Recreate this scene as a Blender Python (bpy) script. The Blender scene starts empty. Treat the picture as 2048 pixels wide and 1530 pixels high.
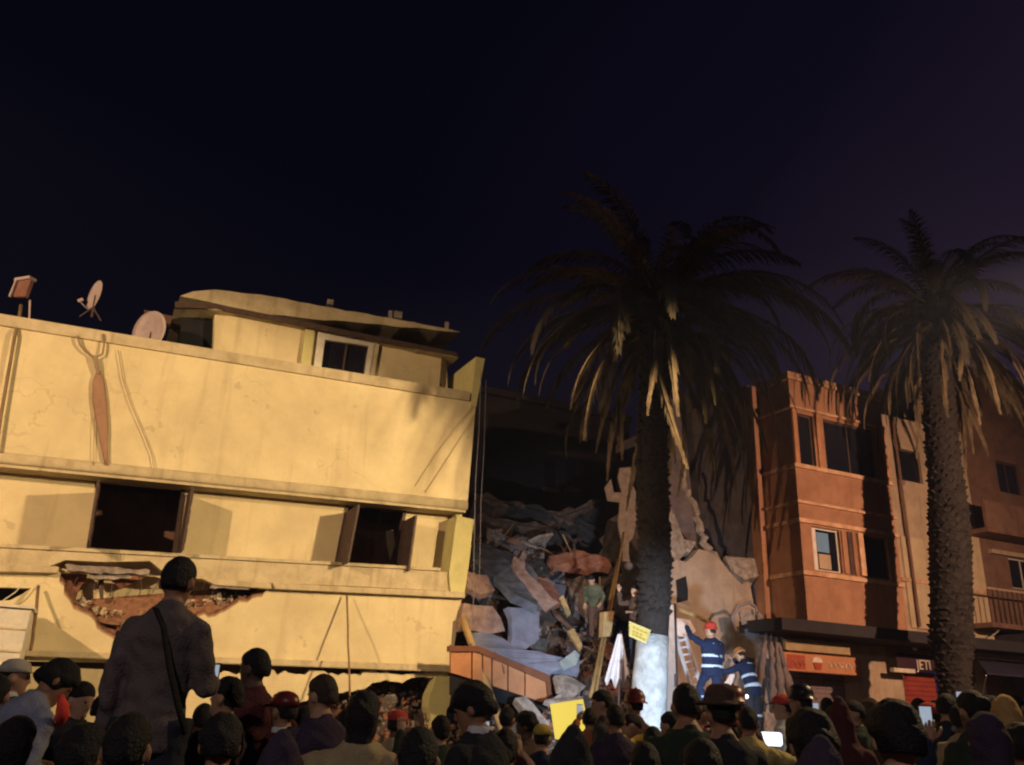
import bpy, bmesh, math, random
from mathutils import Vector, Matrix, noise
from mathutils.geometry import tessellate_polygon
rnd = random.Random(7)
R = math.radians
sc = bpy.context.scene
# ------------------------------------------------------------------ camera
FPX, PITCH, ROLL, CAMZ = 1700.0, R(21.0), R(2.5), 1.6
cam_d = bpy.data.cameras.new('camera'); cam = bpy.data.objects.new('camera', cam_d)
sc.collection.objects.link(cam); sc.camera = cam
cam_d.sensor_width = 36.0; cam_d.lens = FPX / 2048 * 36.0
cam_d.clip_start = .05; cam_d.clip_end = 2000
FW = Vector((0, math.cos(PITCH), math.sin(PITCH))); UO = Vector((0, -math.sin(PITCH), math.cos(PITCH))); XO = Vector((1, 0, 0))
RV = XO * math.cos(ROLL) + UO * math.sin(ROLL); UV = -XO * math.sin(ROLL) + UO * math.cos(ROLL)
m = Matrix((RV, UV, -FW)).transposed().to_4x4(); m.translation = (0, 0, CAMZ)
cam.matrix_world = m
C0 = Vector((0, 0, CAMZ))
# ------------------------------------------------------------------ night sky
world = bpy.data.worlds.new('World'); sc.world = world; world.use_nodes = True
nt = world.node_tree; nt.nodes.clear()
out = nt.nodes.new('ShaderNodeOutputWorld'); bg = nt.nodes.new('ShaderNodeBackground')
tc = nt.nodes.new('ShaderNodeTexCoord')
dot = nt.nodes.new('ShaderNodeVectorMath'); dot.operation = 'DOT_PRODUCT'; dot.inputs[1].default_value = Vector((.86, .46, -.12)).normalized()
ramp = nt.nodes.new('ShaderNodeValToRGB')
ramp.color_ramp.elements[0].position = .30; ramp.color_ramp.elements[0].color = (.0012, .0014, .0048, 1)
ramp.color_ramp.elements[1].position = .93; ramp.color_ramp.elements[1].color = (.0190, .0105, .0240, 1)
e = ramp.color_ramp.elements.new(.62); e.color = (.0038, .0029, .0088, 1)
nz = nt.nodes.new('ShaderNodeTexNoise'); nz.inputs['Scale'].default_value = 2.2; nz.inputs['Detail'].default_value = 4
mul = nt.nodes.new('ShaderNodeMath'); mul.operation = 'MULTIPLY_ADD'; mul.inputs[1].default_value = .16
nt.links.new(tc.outputs['Generated'], dot.inputs[0]); nt.links.new(tc.outputs['Generated'], nz.inputs['Vector'])
nt.links.new(nz.outputs['Fac'], mul.inputs[0]); nt.links.new(dot.outputs['Value'], mul.inputs[2])
nt.links.new(mul.outputs[0], ramp.inputs['Fac']); nt.links.new(ramp.outputs['Color'], bg.inputs['Color'])
bg.inputs['Strength'].default_value = 1.0
nt.links.new(bg.outputs[0], out.inputs[0])
sc.view_settings.view_transform = 'Standard'; sc.view_settings.look = 'None'
sc.view_settings.exposure = 0; sc.view_settings.gamma = 1; sc.view_settings.use_curve_mapping = False
sc.render.engine = 'CYCLES'
sc.cycles.filter_width = 2.2
sc.cycles.max_bounces = 4; sc.cycles.diffuse_bounces = 3; sc.cycles.volume_bounces = 0
# ------------------------------------------------------------------ street frame: u along the facades, w out to the street, z up
TH = R(65.2)
UD = Vector((math.sin(TH), math.cos(TH), 0)); WD = Vector((math.cos(TH), -math.sin(TH), 0)); O0 = Vector((-1.0, 21.0, 0))
def W(u, w, z): return O0 + UD * u + WD * w + Vector((0, 0, z))
def ray(px, py):
    return (RV * ((px - 1024) / FPX) + UV * ((765 - py) / FPX) + FW)
def uz(px, py, w=0.0):
    d = ray(px, py); t = (O0 + WD * w - C0).dot(WD) / d.dot(WD); p = C0 + d * t
    return ((p - O0).dot(UD), p.z)
def P(px, py, w=0.0):
    u, z = uz(px, py, w); return W(u, w, z)
def PY(px, py, Y):
    d = ray(px, py); return C0 + d * (Y / d.y)
# ------------------------------------------------------------------ lamps
def spot(name, loc, target, power, col, size, blend, rad, parent=None):
    l = bpy.data.lights.new(name, 'SPOT'); l.energy = power; l.color = col; l.spot_size = R(size); l.spot_blend = blend; l.shadow_soft_size = rad
    o = bpy.data.objects.new(name, l); sc.collection.objects.link(o); o.location = loc
    o.rotation_euler = (Vector(target) - Vector(loc)).to_track_quat('-Z', 'Y').to_euler()
    return o
LAMP_R = W(4.8, 13.5, 8.3); LAMP_L = W(-19.0, 12.5, 9.0); LAMP_C = W(11.0, 15.5, 7.8); FILL_B = Vector((-3.0, -7.0, 8.0))
SOD = (1.0, .70, .36)
spot('lamp_light', LAMP_R - Vector((0, 0, .22)), W(-5.0, 0, 4.9), 14300, SOD, 42, .38, .32)
spot('lamp_light', LAMP_L - Vector((0, 0, .22)), W(-7.5, 0, 4.6), 11200, (1.0, .66, .36), 62, .5, .10)
spot('lamp_light', LAMP_C - Vector((0, 0, .22)), W(13.0, 0, 3.6), 9200, (1.0, .60, .36), 96, 1.0, .12)
spot('lamp_light', LAMP_R - Vector((.1, 0, .22)), Vector((.5, 6.5, 1.3)), 2600, SOD, 62, .8, .15)  # extra spot at the same head, added to rim-light the crowd
spot('lamp_light', FILL_B - Vector((0, 0, .22)), Vector((.5, 6, 1.3)), 1300, (.95, .80, .78), 75, 1.0, .12)  # fill added behind the camera to lift the dark crowd
WORK = PY(1541, 1478, 9.5)
spot('work_light_beam', WORK + Vector((-.12, .2, .1)), PY(1290, 1375, 17.5), 7000, (.72, .86, 1.0), 40, .8, .12)
# ------------------------------------------------------------------ mesh helpers
class MB:
    def __init__(s): s.v = []; s.f = []; s.mi = []; s.cur = 0
    def add(s, vs, fs):
        n = len(s.v); s.v += [Vector(v) for v in vs]; s.f += [tuple(i + n for i in f) for f in fs]; s.mi += [s.cur] * len(fs)
    def hexa(s, p):   # 8 corners, bottom 4 then top 4
        s.add(p, [(0, 3, 2, 1), (4, 5, 6, 7), (0, 1, 5, 4), (1, 2, 6, 5), (2, 3, 7, 6), (3, 0, 4, 7)])
    def box(s, c, d, rot=None):
        c = Vector(c); hx, hy, hz = d[0] / 2, d[1] / 2, d[2] / 2
        p = [Vector(q) for q in ((-hx, -hy, -hz), (hx, -hy, -hz), (hx, hy, -hz), (-hx, hy, -hz), (-hx, -hy, hz), (hx, -hy, hz), (hx, hy, hz), (-hx, hy, hz))]
        if rot is not None: p = [rot @ q for q in p]
        s.hexa([q + c for q in p])
    def wbox(s, u0, u1, w0, w1, z0, z1):
        s.hexa([W(u0, w0, z0), W(u0, w1, z0), W(u1, w1, z0), W(u1, w0, z0), W(u0, w0, z1), W(u0, w1, z1), W(u1, w1, z1), W(u1, w0, z1)])
    def prism(s, outer, w0, w1, holes=()):
        loops = [[Vector((a, b, 0)) for a, b in outer]] + [[Vector((a, b, 0)) for a, b in h] for h in holes]
        tris = tessellate_polygon(loops); flat = [q for l in loops for q in l]; n = len(flat)
        vs = [W(q.x, w0, q.y) for q in flat] + [W(q.x, w1, q.y) for q in flat]
        fs = [tuple(t) for t in tris] + [tuple(i + n for i in reversed(t)) for t in tris]
        k = 0
        for l in loops:
            L = len(l)
            for i in range(L):
                a, b = k + i, k + (i + 1) % L; fs.append((a, b, b + n, a + n))
            k += L
        s.add(vs, fs)
    def tube(s, pts, rad, seg=8, cap=True, up=Vector((0, 0, 1)), wide=None):
        pts = [Vector(p) for p in pts]; n = len(pts); base = []
        prevx = None; vs = []
        for i, p in enumerate(pts):
            t = (pts[min(i + 1, n - 1)] - pts[max(i - 1, 0)]).normalized()
            if prevx is None:
                x = t.cross(up)
                if x.length < .05: x = t.cross(Vector((0, 1, 0)))
            else: x = prevx - t * prevx.dot(t)
            x.normalize(); prevx = x; y = t.cross(x)
            r = rad[i] if isinstance(rad, list) else rad
            rx, ry = r if isinstance(r, tuple) else (r, r)
            for k in range(seg):
                a = 2 * math.pi * k / seg; vs.append(p + x * (math.cos(a) * rx) + y * (math.sin(a) * ry))
        fs = [(i * seg + k, i * seg + (k + 1) % seg, (i + 1) * seg + (k + 1) % seg, (i + 1) * seg + k) for i in range(n - 1) for k in range(seg)]
        if cap: fs += [tuple(reversed(range(seg))), tuple(range((n - 1) * seg, n * seg))]
        s.add(vs, fs)
    def rings(s, rows, seg=16, xf=None):   # rows: (x, y, z, rx, ry) horizontal ellipses
        vs = []
        for (cx, cy, cz, rx, ry) in rows:
            for k in range(seg):
                a = 2 * math.pi * k / seg; q = Vector((cx + rx * math.cos(a), cy + ry * math.sin(a), cz)); vs.append(xf(q) if xf else q)
        n = len(rows)
        fs = [(i * seg + k, i * seg + (k + 1) % seg, (i + 1) * seg + (k + 1) % seg, (i + 1) * seg + k) for i in range(n - 1) for k in range(seg)]
        fs += [tuple(reversed(range(seg))), tuple(range((n - 1) * seg, n * seg))]
        s.add(vs, fs)
    def ball(s, c, r, seg=10, rows=7, xf=None):
        c = Vector(c); r = r if isinstance(r, (tuple, list)) else (r, r, r)
        rr = []
        for i in range(rows):
            a = -math.pi / 2 + math.pi * (i + .5) / rows * 1.0
            a = -math.pi / 2 * .97 + math.pi * .97 * i / (rows - 1)
            rr.append((c.x, c.y, c.z + r[2] * math.sin(a), max(r[0] * math.cos(a), 1e-4), max(r[1] * math.cos(a), 1e-4)))
        s.rings(rr, seg, xf)
    def mesh(s, name, off=None):
        me = bpy.data.meshes.new(name)
        off = off or Vector((0, 0, 0))
        me.from_pydata([v - off for v in s.v], [], s.f)
        if any(s.mi): me.polygons.foreach_set('material_index', s.mi)
        me.update(); bm = bmesh.new(); bm.from_mesh(me); bmesh.ops.recalc_face_normals(bm, faces=bm.faces); bm.to_mesh(me); bm.free()
        return me
def link(o, parent=None):
    sc.collection.objects.link(o)
    if parent: o.parent = parent
    return o
def tag(o, label=None, cat=None, group=None, kind=None):
    if label: o['label'] = label
    if cat: o['category'] = cat
    if group: o['group'] = group
    if kind: o['kind'] = kind
    return o
def empty(name, loc, label, cat, group=None, rz=0):
    o = bpy.data.objects.new(name, None); o.location = loc; o.rotation_euler = (0, 0, rz); o.empty_display_size = .2; link(o)
    return tag(o, label, cat, group)
def wloc(o):
    v = Vector(o.location)
    while o.parent: o = o.parent; v = v + Vector(o.location)
    return v
def build(name, mb, mat, parent=None, smooth=False, loc=None, bevel=0):
    """parts of unrotated empties: vertices are given in world space"""
    if parent: off = wloc(parent); pos = Vector((0, 0, 0))
    else:
        if loc is None:
            n = len(mb.v); off = Vector((sum(v.x for v in mb.v) / n, sum(v.y for v in mb.v) / n, min(v.z for v in mb.v)))
        else: off = Vector(loc)
        pos = off
    me = mb.mesh(name, off)
    for mt in (mat if isinstance(mat, (list, tuple)) else [mat]): me.materials.append(mt)
    if smooth: me.polygons.foreach_set('use_smooth', [True] * len(me.polygons))
    o = bpy.data.objects.new(name, me); link(o, parent); o.location = pos
    if bevel:
        b = o.modifiers.new('bevel', 'BEVEL'); b.width = bevel; b.segments = 1; b.limit_method = 'ANGLE'
    return o
def jag(pts, amp=.05, step=.18, closed=True):
    o = []
    n = len(pts)
    for i in range(n if closed else n - 1):
        a = Vector(pts[i]); b = Vector(pts[(i + 1) % n]); L = (b - a).length; k = max(1, int(L / step))
        d = (b - a) / max(L, 1e-6); nn = Vector((-d.y, d.x))
        for j in range(k):
            q = a.lerp(b, j / k)
            if j: q = q + nn * rnd.uniform(-amp, amp) + d * rnd.uniform(-.3, .3) * step
            o.append((q.x, q.y))
    if not closed: o.append(tuple(pts[-1]))
    return o
# ------------------------------------------------------------------ materials
MATS = {}
def mat(name, col, rough=.85, col2=None, scale=3.0, bump=.15, bscale=40.0, metal=0.0, emit=None, es=0, stains=0.0, spec=.3, cracks=0.0):
    if name in MATS: return MATS[name]
    m = bpy.data.materials.new(name); m.use_nodes = True; t = m.node_tree; b = t.nodes['Principled BSDF']
    b.inputs['Roughness'].default_value = rough; b.inputs['Metallic'].default_value = metal; b.inputs['Specular IOR Level'].default_value = spec
    tc = t.nodes.new('ShaderNodeTexCoord'); nz = t.nodes.new('ShaderNodeTexNoise'); nz.inputs['Scale'].default_value = scale; nz.inputs['Detail'].default_value = 8; nz.inputs['Roughness'].default_value = .65
    t.links.new(tc.outputs['Object'], nz.inputs['Vector'])
    c2 = col2 or tuple(c * .72 for c in col)
    rp = t.nodes.new('ShaderNodeValToRGB'); rp.color_ramp.elements[0].position = .36; rp.color_ramp.elements[1].position = .66
    rp.color_ramp.elements[0].color = (*c2, 1); rp.color_ramp.elements[1].color = (*col, 1)
    t.links.new(nz.outputs['Fac'], rp.inputs['Fac']); last = rp.outputs['Color']
    if stains:
        mp = t.nodes.new('ShaderNodeMapping'); mp.inputs['Scale'].default_value = (1.8, 1.8, .16); n2 = t.nodes.new('ShaderNodeTexNoise'); n2.inputs['Scale'].default_value = 2.2; n2.inputs['Detail'].default_value = 6
        t.links.new(tc.outputs['Object'], mp.inputs['Vector']); t.links.new(mp.outputs[0], n2.inputs['Vector'])
        r2 = t.nodes.new('ShaderNodeValToRGB'); r2.color_ramp.elements[0].position = .56; r2.color_ramp.elements[1].position = .78
        r2.color_ramp.elements[0].color = (0, 0, 0, 1); r2.color_ramp.elements[1].color = (stains, stains, stains, 1)
        mx = t.nodes.new('ShaderNodeMix'); mx.data_type = 'RGBA'
        t.links.new(n2.outputs['Fac'], r2.inputs['Fac']); t.links.new(r2.outputs['Color'], mx.inputs['Factor']); t.links.new(last, mx.inputs['A'])
        mx.inputs['B'].default_value = (col[0] * .38, col[1] * .33, col[2] * .3, 1); last = mx.outputs['Result']
    if cracks:
        nd = t.nodes.new('ShaderNodeTexNoise'); nd.inputs['Scale'].default_value = 1.3; nd.inputs['Detail'].default_value = 7
        vm = t.nodes.new('ShaderNodeMix'); vm.data_type = 'VECTOR'; vm.inputs['Factor'].default_value = .45; t.links.new(tc.outputs['Object'], nd.inputs['Vector']); t.links.new(tc.outputs['Object'], vm.inputs['A']); t.links.new(nd.outputs['Color'], vm.inputs['B'])
        vo = t.nodes.new('ShaderNodeTexVoronoi'); vo.feature = 'DISTANCE_TO_EDGE'; vo.inputs['Scale'].default_value = .9; t.links.new(vm.outputs['Result'], vo.inputs['Vector'])
        lt = t.nodes.new('ShaderNodeMath'); lt.operation = 'LESS_THAN'; lt.inputs[1].default_value = .004; t.links.new(vo.outputs['Distance'], lt.inputs[0])
        n4 = t.nodes.new('ShaderNodeTexNoise'); n4.inputs['Scale'].default_value = .55; t.links.new(tc.outputs['Object'], n4.inputs['Vector'])
        gt = t.nodes.new('ShaderNodeMath'); gt.operation = 'GREATER_THAN'; gt.inputs[1].default_value = .52; t.links.new(n4.outputs['Fac'], gt.inputs[0])
        ml = t.nodes.new('ShaderNodeMath'); ml.operation = 'MULTIPLY'; t.links.new(lt.outputs[0], ml.inputs[0]); t.links.new(gt.outputs[0], ml.inputs[1])
        m2 = t.nodes.new('ShaderNodeMath'); m2.operation = 'MULTIPLY'; m2.inputs[1].default_value = cracks; t.links.new(ml.outputs[0], m2.inputs[0])
        mx = t.nodes.new('ShaderNodeMix'); mx.data_type = 'RGBA'; t.links.new(m2.outputs[0], mx.inputs['Factor']); t.links.new(last, mx.inputs['A']); mx.inputs['B'].default_value = (.18, .11, .06, 1); last = mx.outputs['Result']
        n5 = t.nodes.new('ShaderNodeTexNoise'); n5.inputs['Scale'].default_value = 1.7; n5.inputs['Detail'].default_value = 9; n5.inputs['Roughness'].default_value = .6; t.links.new(tc.outputs['Object'], n5.inputs['Vector'])
        r5 = t.nodes.new('ShaderNodeValToRGB'); r5.color_ramp.elements[0].position = .655; r5.color_ramp.elements[1].position = .675; r5.color_ramp.elements[0].color = (0, 0, 0, 1); r5.color_ramp.elements[1].color = (.45, .45, .45, 1); t.links.new(n5.outputs['Fac'], r5.inputs['Fac'])
        mx = t.nodes.new('ShaderNodeMix'); mx.data_type = 'RGBA'; t.links.new(r5.outputs['Color'], mx.inputs['Factor']); t.links.new(last, mx.inputs['A']); mx.inputs['B'].default_value = (.36, .27, .18, 1); last = mx.outputs['Result']
    t.links.new(last, b.inputs['Base Color'])
    if bump:
        n3 = t.nodes.new('ShaderNodeTexNoise'); n3.inputs['Scale'].default_value = bscale; n3.inputs['Detail'].default_value = 5
        t.links.new(tc.outputs['Object'], n3.inputs['Vector'])
        bp = t.nodes.new('ShaderNodeBump'); bp.inputs['Strength'].default_value = bump; bp.inputs['Distance'].default_value = .03
        t.links.new(n3.outputs['Fac'], bp.inputs['Height']); t.links.new(bp.outputs[0], b.inputs['Normal'])
    if emit: b.inputs['Emission Color'].default_value = (*emit, 1); b.inputs['Emission Strength'].default_value = es
    MATS[name] = m; return m
PLA = mat('cream_plaster', (.67, .57, .35), .9, (.53, .44, .27), .8, .3, 30, stains=.35, cracks=.18)
PLA2 = mat('cream_trim', (.56, .47, .31), .9, (.40, .33, .21), 2.5, .35, 25, stains=.7)
PLY = mat('yellow_plaster', (.56, .51, .24), .9, (.46, .42, .20), 2, .2, 30)
DARKB = mat('brown_painted_metal', (.09, .055, .045), .6, (.05, .03, .026), 6, .1)
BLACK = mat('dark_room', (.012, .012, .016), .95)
GLASSD = mat('dark_glass', (.012, .012, .02), .12, spec=.5, bump=0)
WHT = mat('white_painted_frame', (.62, .58, .50), .6, (.5, .46, .4), 6, .1)
CONC = mat('broken_concrete', (.22, .185, .17), .95, (.07, .055, .05), 5, .7, 26)
CONC2 = mat('dusty_concrete', (.36, .31, .28), .95, (.15, .12, .11), 5, .7, 26)
BLUES = mat('blue_grey_slab', (.13, .145, .185), .85, (.06, .065, .08), 4, .6, 26)  # blue-grey base colour
PINKS = mat('pink_plaster_slab', (.36, .25, .22), .9, (.19, .12, .105), 4, .6, 26)
BRICK = mat('red_brick_rubble', (.30, .13, .08), .95, (.16, .07, .05), 6, .7, 20)
RED = mat('terracotta_plaster', (.40, .20, .12), .9, (.29, .14, .085), 1.6, .25, 25, stains=.45)
REDT = mat('pale_terracotta_trim', (.68, .42, .27), .9, (.42, .22, .12), 3, .3)
BEI = mat('beige_wall', (.50, .37, .26), .9, (.38, .27, .19), 2, .3, 25, stains=.6)
BRW = mat('brown_wall', (.22, .12, .085), .9, (.14, .075, .055), 2, .3, 25, stains=.6)
PURP = mat('grey_purple_wall', (.16, .13, .15), .95, (.09, .075, .085), 2, .5, 20)
ASPH = mat('asphalt', (.055, .052, .050), .9, (.035, .033, .032), 8, .5, 60)
PAVE = mat('pavement', (.22, .20, .18), .9, (.15, .13, .12), 4, .4, 30)
WOOD = mat('raw_timber', (.48, .33, .15), .8, (.34, .22, .10), 6, .3, 30)
WOODD = mat('weathered_timber', (.24, .15, .08), .85, (.15, .09, .05), 6, .3, 30)
METAL = mat('galvanised_metal', (.45, .46, .50), .45, (.34, .35, .38), 6, .08, metal=.6)
DISH = mat('dish_metal', (.50, .40, .40), .6, (.40, .31, .31), 5, .08)
CABLE = mat('black_cable', (.03, .025, .022), .6, bump=0)
PALEC = mat('pale_cable_and_shadow', (.30, .22, .14), .7, bump=0)
# ================================================================== ground
g = MB(); g.add([(-300, -60, 0), (300, -60, 0), (300, 600, 0), (-300, 600, 0)], [(0, 1, 2, 3)])
tag(build('ground', g, ASPH, loc=(0, 0, 0)), kind='structure')
g = MB(); g.wbox(-40, .2, -1, 3.0, 0, .13); g.wbox(9.6, 60, -1, 3.0, 0, .13)
tag(build('pavement', g, PAVE, loc=O0), kind='structure')
g = MB(); g.wbox(-40, .2, 3.003, 3.16, 0, .14); g.wbox(9.6, 60, 3.003, 3.16, 0, .14)
tag(build('kerb', g, CONC2, loc=O0), kind='structure')
# ================================================================== leaning cream building
B = empty('leaning_apartment_building', W(-8, -4, 0), 'cream apartment building leaning over with a crushed ground floor and dishes on the roof terrace', 'building')
def line(px0, py0, px1, py1, w):
    a = uz(px0, py0, w); b = uz(px1, py1, w); k = (b[1] - a[1]) / (b[0] - a[0]); return lambda u: a[1] + k * (u - a[0])
UL = -18.0
ltop = line(0, 652, 900, 797, 0); lbot = line(0, 928, 935, 1022, 0)
q = lambda *pts, w=0: [uz(x, y, w) for x, y in pts]
rt = uz(952, 803); rb = uz(934, 1020); rtop = uz(969, 718)
A = MB(); A.prism([(UL, lbot(UL)), (rb[0], rb[1]), rt, uz(898, 797), (UL, ltop(UL))], -.25, 0)
build('upper_wall', A, PLA, B)
# coping of the terrace parapet
c = MB(); n0 = ltop; t = .27
us = [UL + (uz(937, 800)[0] - UL) * i / 20 for i in range(21)]
c.prism([(u, ltop(u) + .0 ) for u in us] + [(u, ltop(u) + .25) for u in reversed(us)], -.30, .07)
build('parapet_coping', c, PLA2, B)
# lower band of the upper wall, rounded
pts = [W(UL, 0, lbot(UL)), W(rb[0], 0, rb[1])]
c = MB(); c.tube([p + Vector((0, 0, .12)) for p in pts], (.055, .12), 10); build('wall_moulding', c, PLA2, B, smooth=True)
c = MB(); c.prism([(UL, lbot(UL) - .06), (rb[0] - .02, rb[1] - .06), (rb[0] - .02, rb[1] + .05), (UL, lbot(UL) + .05)], -.7, -.02); build('floor_slab', c, PLA2, B)
# terrace side wall at the right corner (rises above the coping)
c = MB(); dep = 1.9
u1, z1 = rt; u2, z2 = rtop
c.hexa([W(u1 - .16, 0.03, z1 - .15), W(u1, .03, z1 - .15), W(u1 - .0, -dep, z1 - .15), W(u1 - .16, -dep, z1 - .15), W(u2 - .26, .03, z2), W(u2, .03, z2), W(u2, -dep, z2 + .05), W(u2 - .26, -dep, z2 + .05)])
build('terrace_side_wall', c, PLY, B)
c = MB(); c.wbox(UL, u1 - .2, -7, -.25, lbot(0) + .15, lbot(0) + .40)
# terrace floor just under coping
zf = min(ltop(UL), ltop(0)) 
c = MB(); c.hexa([W(UL, -6.5, ltop(UL) - .75), W(UL, -.26, ltop(UL) - .75), W(0, -.26, ltop(0) - .75), W(0, -6.5, ltop(0) - .75), W(UL, -6.5, ltop(UL) - .6), W(UL, -.26, ltop(UL) - .6), W(0, -.26, ltop(0) - .6), W(0, -6.5, ltop(0) - .6)])
build('terrace_floor', c, CONC, B)
# ---- penthouse
wp = -1.3
ph = empty('x', (0, 0, 0), None, None); bpy.data.objects.remove(ph)
tl = uz(430, 612, wp); trr = uz(893, 705, wp); br = uz(897, 840, wp); bl = uz(425, 760, wp)
win = [uz(x, y, wp) for x, y in ((650, 680), (738, 693), (727, 760), (641, 746))]
c = MB(); c.prism([bl, br, trr, tl], wp - .2, wp, [win]); build('penthouse_wall', c, PLA, B)
c = MB(); c.prism([bl, (bl[0] + .2, bl[1]), (tl[0] + .2, tl[1]), tl], wp - 1.9, wp - .2); c.prism([(br[0] - .2, br[1]), br, trr, (trr[0] - .2, trr[1])], wp - 1.9, wp - .2)
build('penthouse_side_wall', c, PLY, B)
c = MB(); c.prism([(tl[0] - 1.6, tl[1] + .25), (br[0], bl[1] - .2), (br[0], trr[1]), (tl[0] - 1.6, tl[1] + .3 )], wp - 2.1, wp - 1.9); build('penthouse_rear_wall', c, BRW, B)
c = MB()   # frame around the penthouse window
fo = [uz(x, y, wp + .1) for x, y in ((637, 662), (752, 680), (738, 778), (624, 760))]; fi = [uz(x, y, wp + .1) for x, y in ((650, 679), (739, 692), (728, 761), (641, 747))]
c.prism(fo, wp, wp + .1, [fi]); f = build('window_frame', c, WHT, B)
c = MB(); c.prism([uz(x, y, wp - .1) for x, y in ((648, 676), (742, 690), (731, 765), (639, 750))], wp - .12, wp - .08); build('window_pane', c, GLASSD, f)
c = MB(); a = uz(694, 686, wp - .04); b_ = uz(684, 753, wp - .04); c.prism([(b_[0] - .025, b_[1]), (b_[0] + .025, b_[1]), (a[0] + .025, a[1]), (a[0] - .025, a[1])], wp - .07, wp - .02); build('window_bar', c, DARKB, f)
c = MB(); c.prism([uz(x, y, wp + .12) for x, y in ((612, 650), (630, 655), (615, 765), (597, 760))], wp, wp + .14); build('pilaster', c, PLY, B)
c = MB(); c.prism([uz(x, y, wp + .10) for x, y in ((750, 680), (760, 682), (742, 790), (731, 788))], wp, wp + .10); build('pilaster', c, PLA2, B)
# penthouse roof slab : front edge at w=-.75, with a tapered left tip
wr = -.98
tp = [(360, 592), (385, 583), (430, 579), (520, 589), (640, 612), (780, 636), (921, 664)]
bt = [(917, 716), (890, 703), (780, 683), (640, 655), (520, 632), (430, 613), (350, 612)]
c = MB(); poly = [uz(x, y, wr) for x, y in bt] + [uz(x, y, wr) for x, y in reversed(tp)]
poly = jag(poly, .02, .3); c.prism(poly, -3.4, wr); build('roof_slab', c, PLA2, B)
c = MB(); c.prism([uz(x, y, wr) for x, y in ((917, 716), (905, 712), (430, 618), (350, 616), (350, 604), (430, 608), (912, 705))], wr - .05, wr + .03); build('drip_edge', c, DARKB, B)
c = MB(); c.prism([uz(x, y, wp - .3) for x, y in ((364, 628), (432, 620), (430, 712), (358, 700))], wp - .4, wp - .3); build('dark_recess_panel', c, BLACK, B)  # black panel put in to give the dark recess under the roof slab
# bits on the penthouse roof
for (x, y, s) in ((660, 606, .16), (795, 632, .22), (893, 656, .10), (780, 634, .1)):
    c = MB(); p = P(x, y, wr - .3); c.box(p, (s, s, s * .9 if s > .12 else .35), Matrix.Rotation(.3, 3, 'Z')); tag(build('vent_block', c, CONC2, B), None)
# thin dark downpipe at the right of the terrace
c = MB(); c.tube([P(886, 706, -1.2), P(879, 800, -1.2)], .035, 8); build('downpipe', c, DARKB, B)
# ---- recessed window strip
ws = -.55
st = lambda x, y: uz(x, y, ws)
lt2 = lambda u: lbot(u) + .1
win1 = [st(195, 955), st(372, 972), st(352, 1112), st(172, 1098)]; win2 = [st(692, 1006), st(812, 1022), st(796, 1150), st(666, 1138)]
rs = st(935, 1150)
c = MB(); c.prism([(UL, lbot(UL) - 1.9), (rs[0], rs[1] - .2), (rb[0] - .3, rb[1] + .1), (UL, lbot(UL) + .1)], ws - .2, ws, [win1, win2]); build('recessed_wall', c, PLA, B)
for wn, fr in ((win1, .09), (win2, .07)):
    cx = sum(p[0] for p in wn) / 4; cz = sum(p[1] for p in wn) / 4
    inner = [(cx + (p[0] - cx) * .91, cz + (p[1] - cz) * .95) for p in wn]
    c = MB(); c.prism(wn, ws - .16, ws + .03, [inner]); f = build('window_frame', c, DARKB, B)
    # the inner reveal of the room
def shutter(x0, y0, x1, y1, out, thick=.05, m_=DARKB):
    a = st(x0, y0); b = st(x1, y1); c = MB()
    c.hexa([W(b[0], ws + .02, b[1]), W(b[0], ws + out, b[1]), W(b[0] + thick, ws + out, b[1]), W(b[0] + thick, ws + .02, b[1]),
            W(a[0], ws + .02, a[1]), W(a[0], ws + out, a[1]), W(a[0] + thick, ws + out, a[1]), W(a[0] + thick, ws + .02, a[1])])
    o = build('open_shutter', c, m_, B)
    for k in range(3):
        c = MB(); f0 = .12 + k * .3
        p = lambda t_, wv: W(b[0] + (a[0] - b[0]) * t_ + thick + .004, wv, b[1] + (a[1] - b[1]) * t_)
        w0_, w1_ = ws + .1, ws + out - .1
        c.hexa([p(f0, w0_), p(f0, w1_), p(f0, w1_) + UD * .015, p(f0, w0_) + UD * .015, p(f0 + .22, w0_), p(f0 + .22, w1_), p(f0 + .22, w1_) + UD * .015, p(f0 + .22, w0_) + UD * .015])
        build('shutter_panel', c, m_, o)
shutter(192, 985, 174, 1098, 1.25); shutter(374, 990, 354, 1110, .95)
shutter(692, 1025, 670, 1136, 1.05); shutter(812, 1040, 797, 1148, .7)
# curtain scrap in window 2
c = MB(); c.prism([uz(*q_, ws - .35) for q_ in ((772, 1062), (786, 1060), (790, 1090), (780, 1120), (774, 1090))], ws - .37, ws - .34); build('curtain', c, PLA2, B)
# little white cushion in the corner of strip
# ---- parapet under the strip
zt = line(0, 1095, 870, 1142, 0); zl = line(560, 1172, 930, 1186, 0)
hole_top = [(545, 1163), (430, 1150), (330, 1140), (240, 1128), (110, 1128)]
rr = uz(880, 1142); rc = uz(928, 1190)
topb = [(UL, zt(UL)), (rr[0], rr[1])]
c = MB(); poly = [(UL, zt(UL)), (UL, uz(0, 1134)[1] + (UL + 9) * 0)] + [uz(x, y) for x, y in ((0, 1132), (100, 1132), (130, 1120), (210, 1124), (300, 1122), (335, 1150), (400, 1158), (545, 1166), (700, 1172), (915, 1183), (915, 1145), (880, 1143))]
poly = [poly[0], poly[1]] + [p for p in poly[2:]]
c.prism(poly, -.3, 0); build('balcony_parapet', c, PLA2, B)
c = MB(); c.prism([(UL, zt(UL) + .0), (rr[0], rr[1] + .0), (rr[0], rr[1] + .07), (UL, zt(UL) + .07)], -.32, .05); build('parapet_coping', c, PLA2, B)
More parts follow.
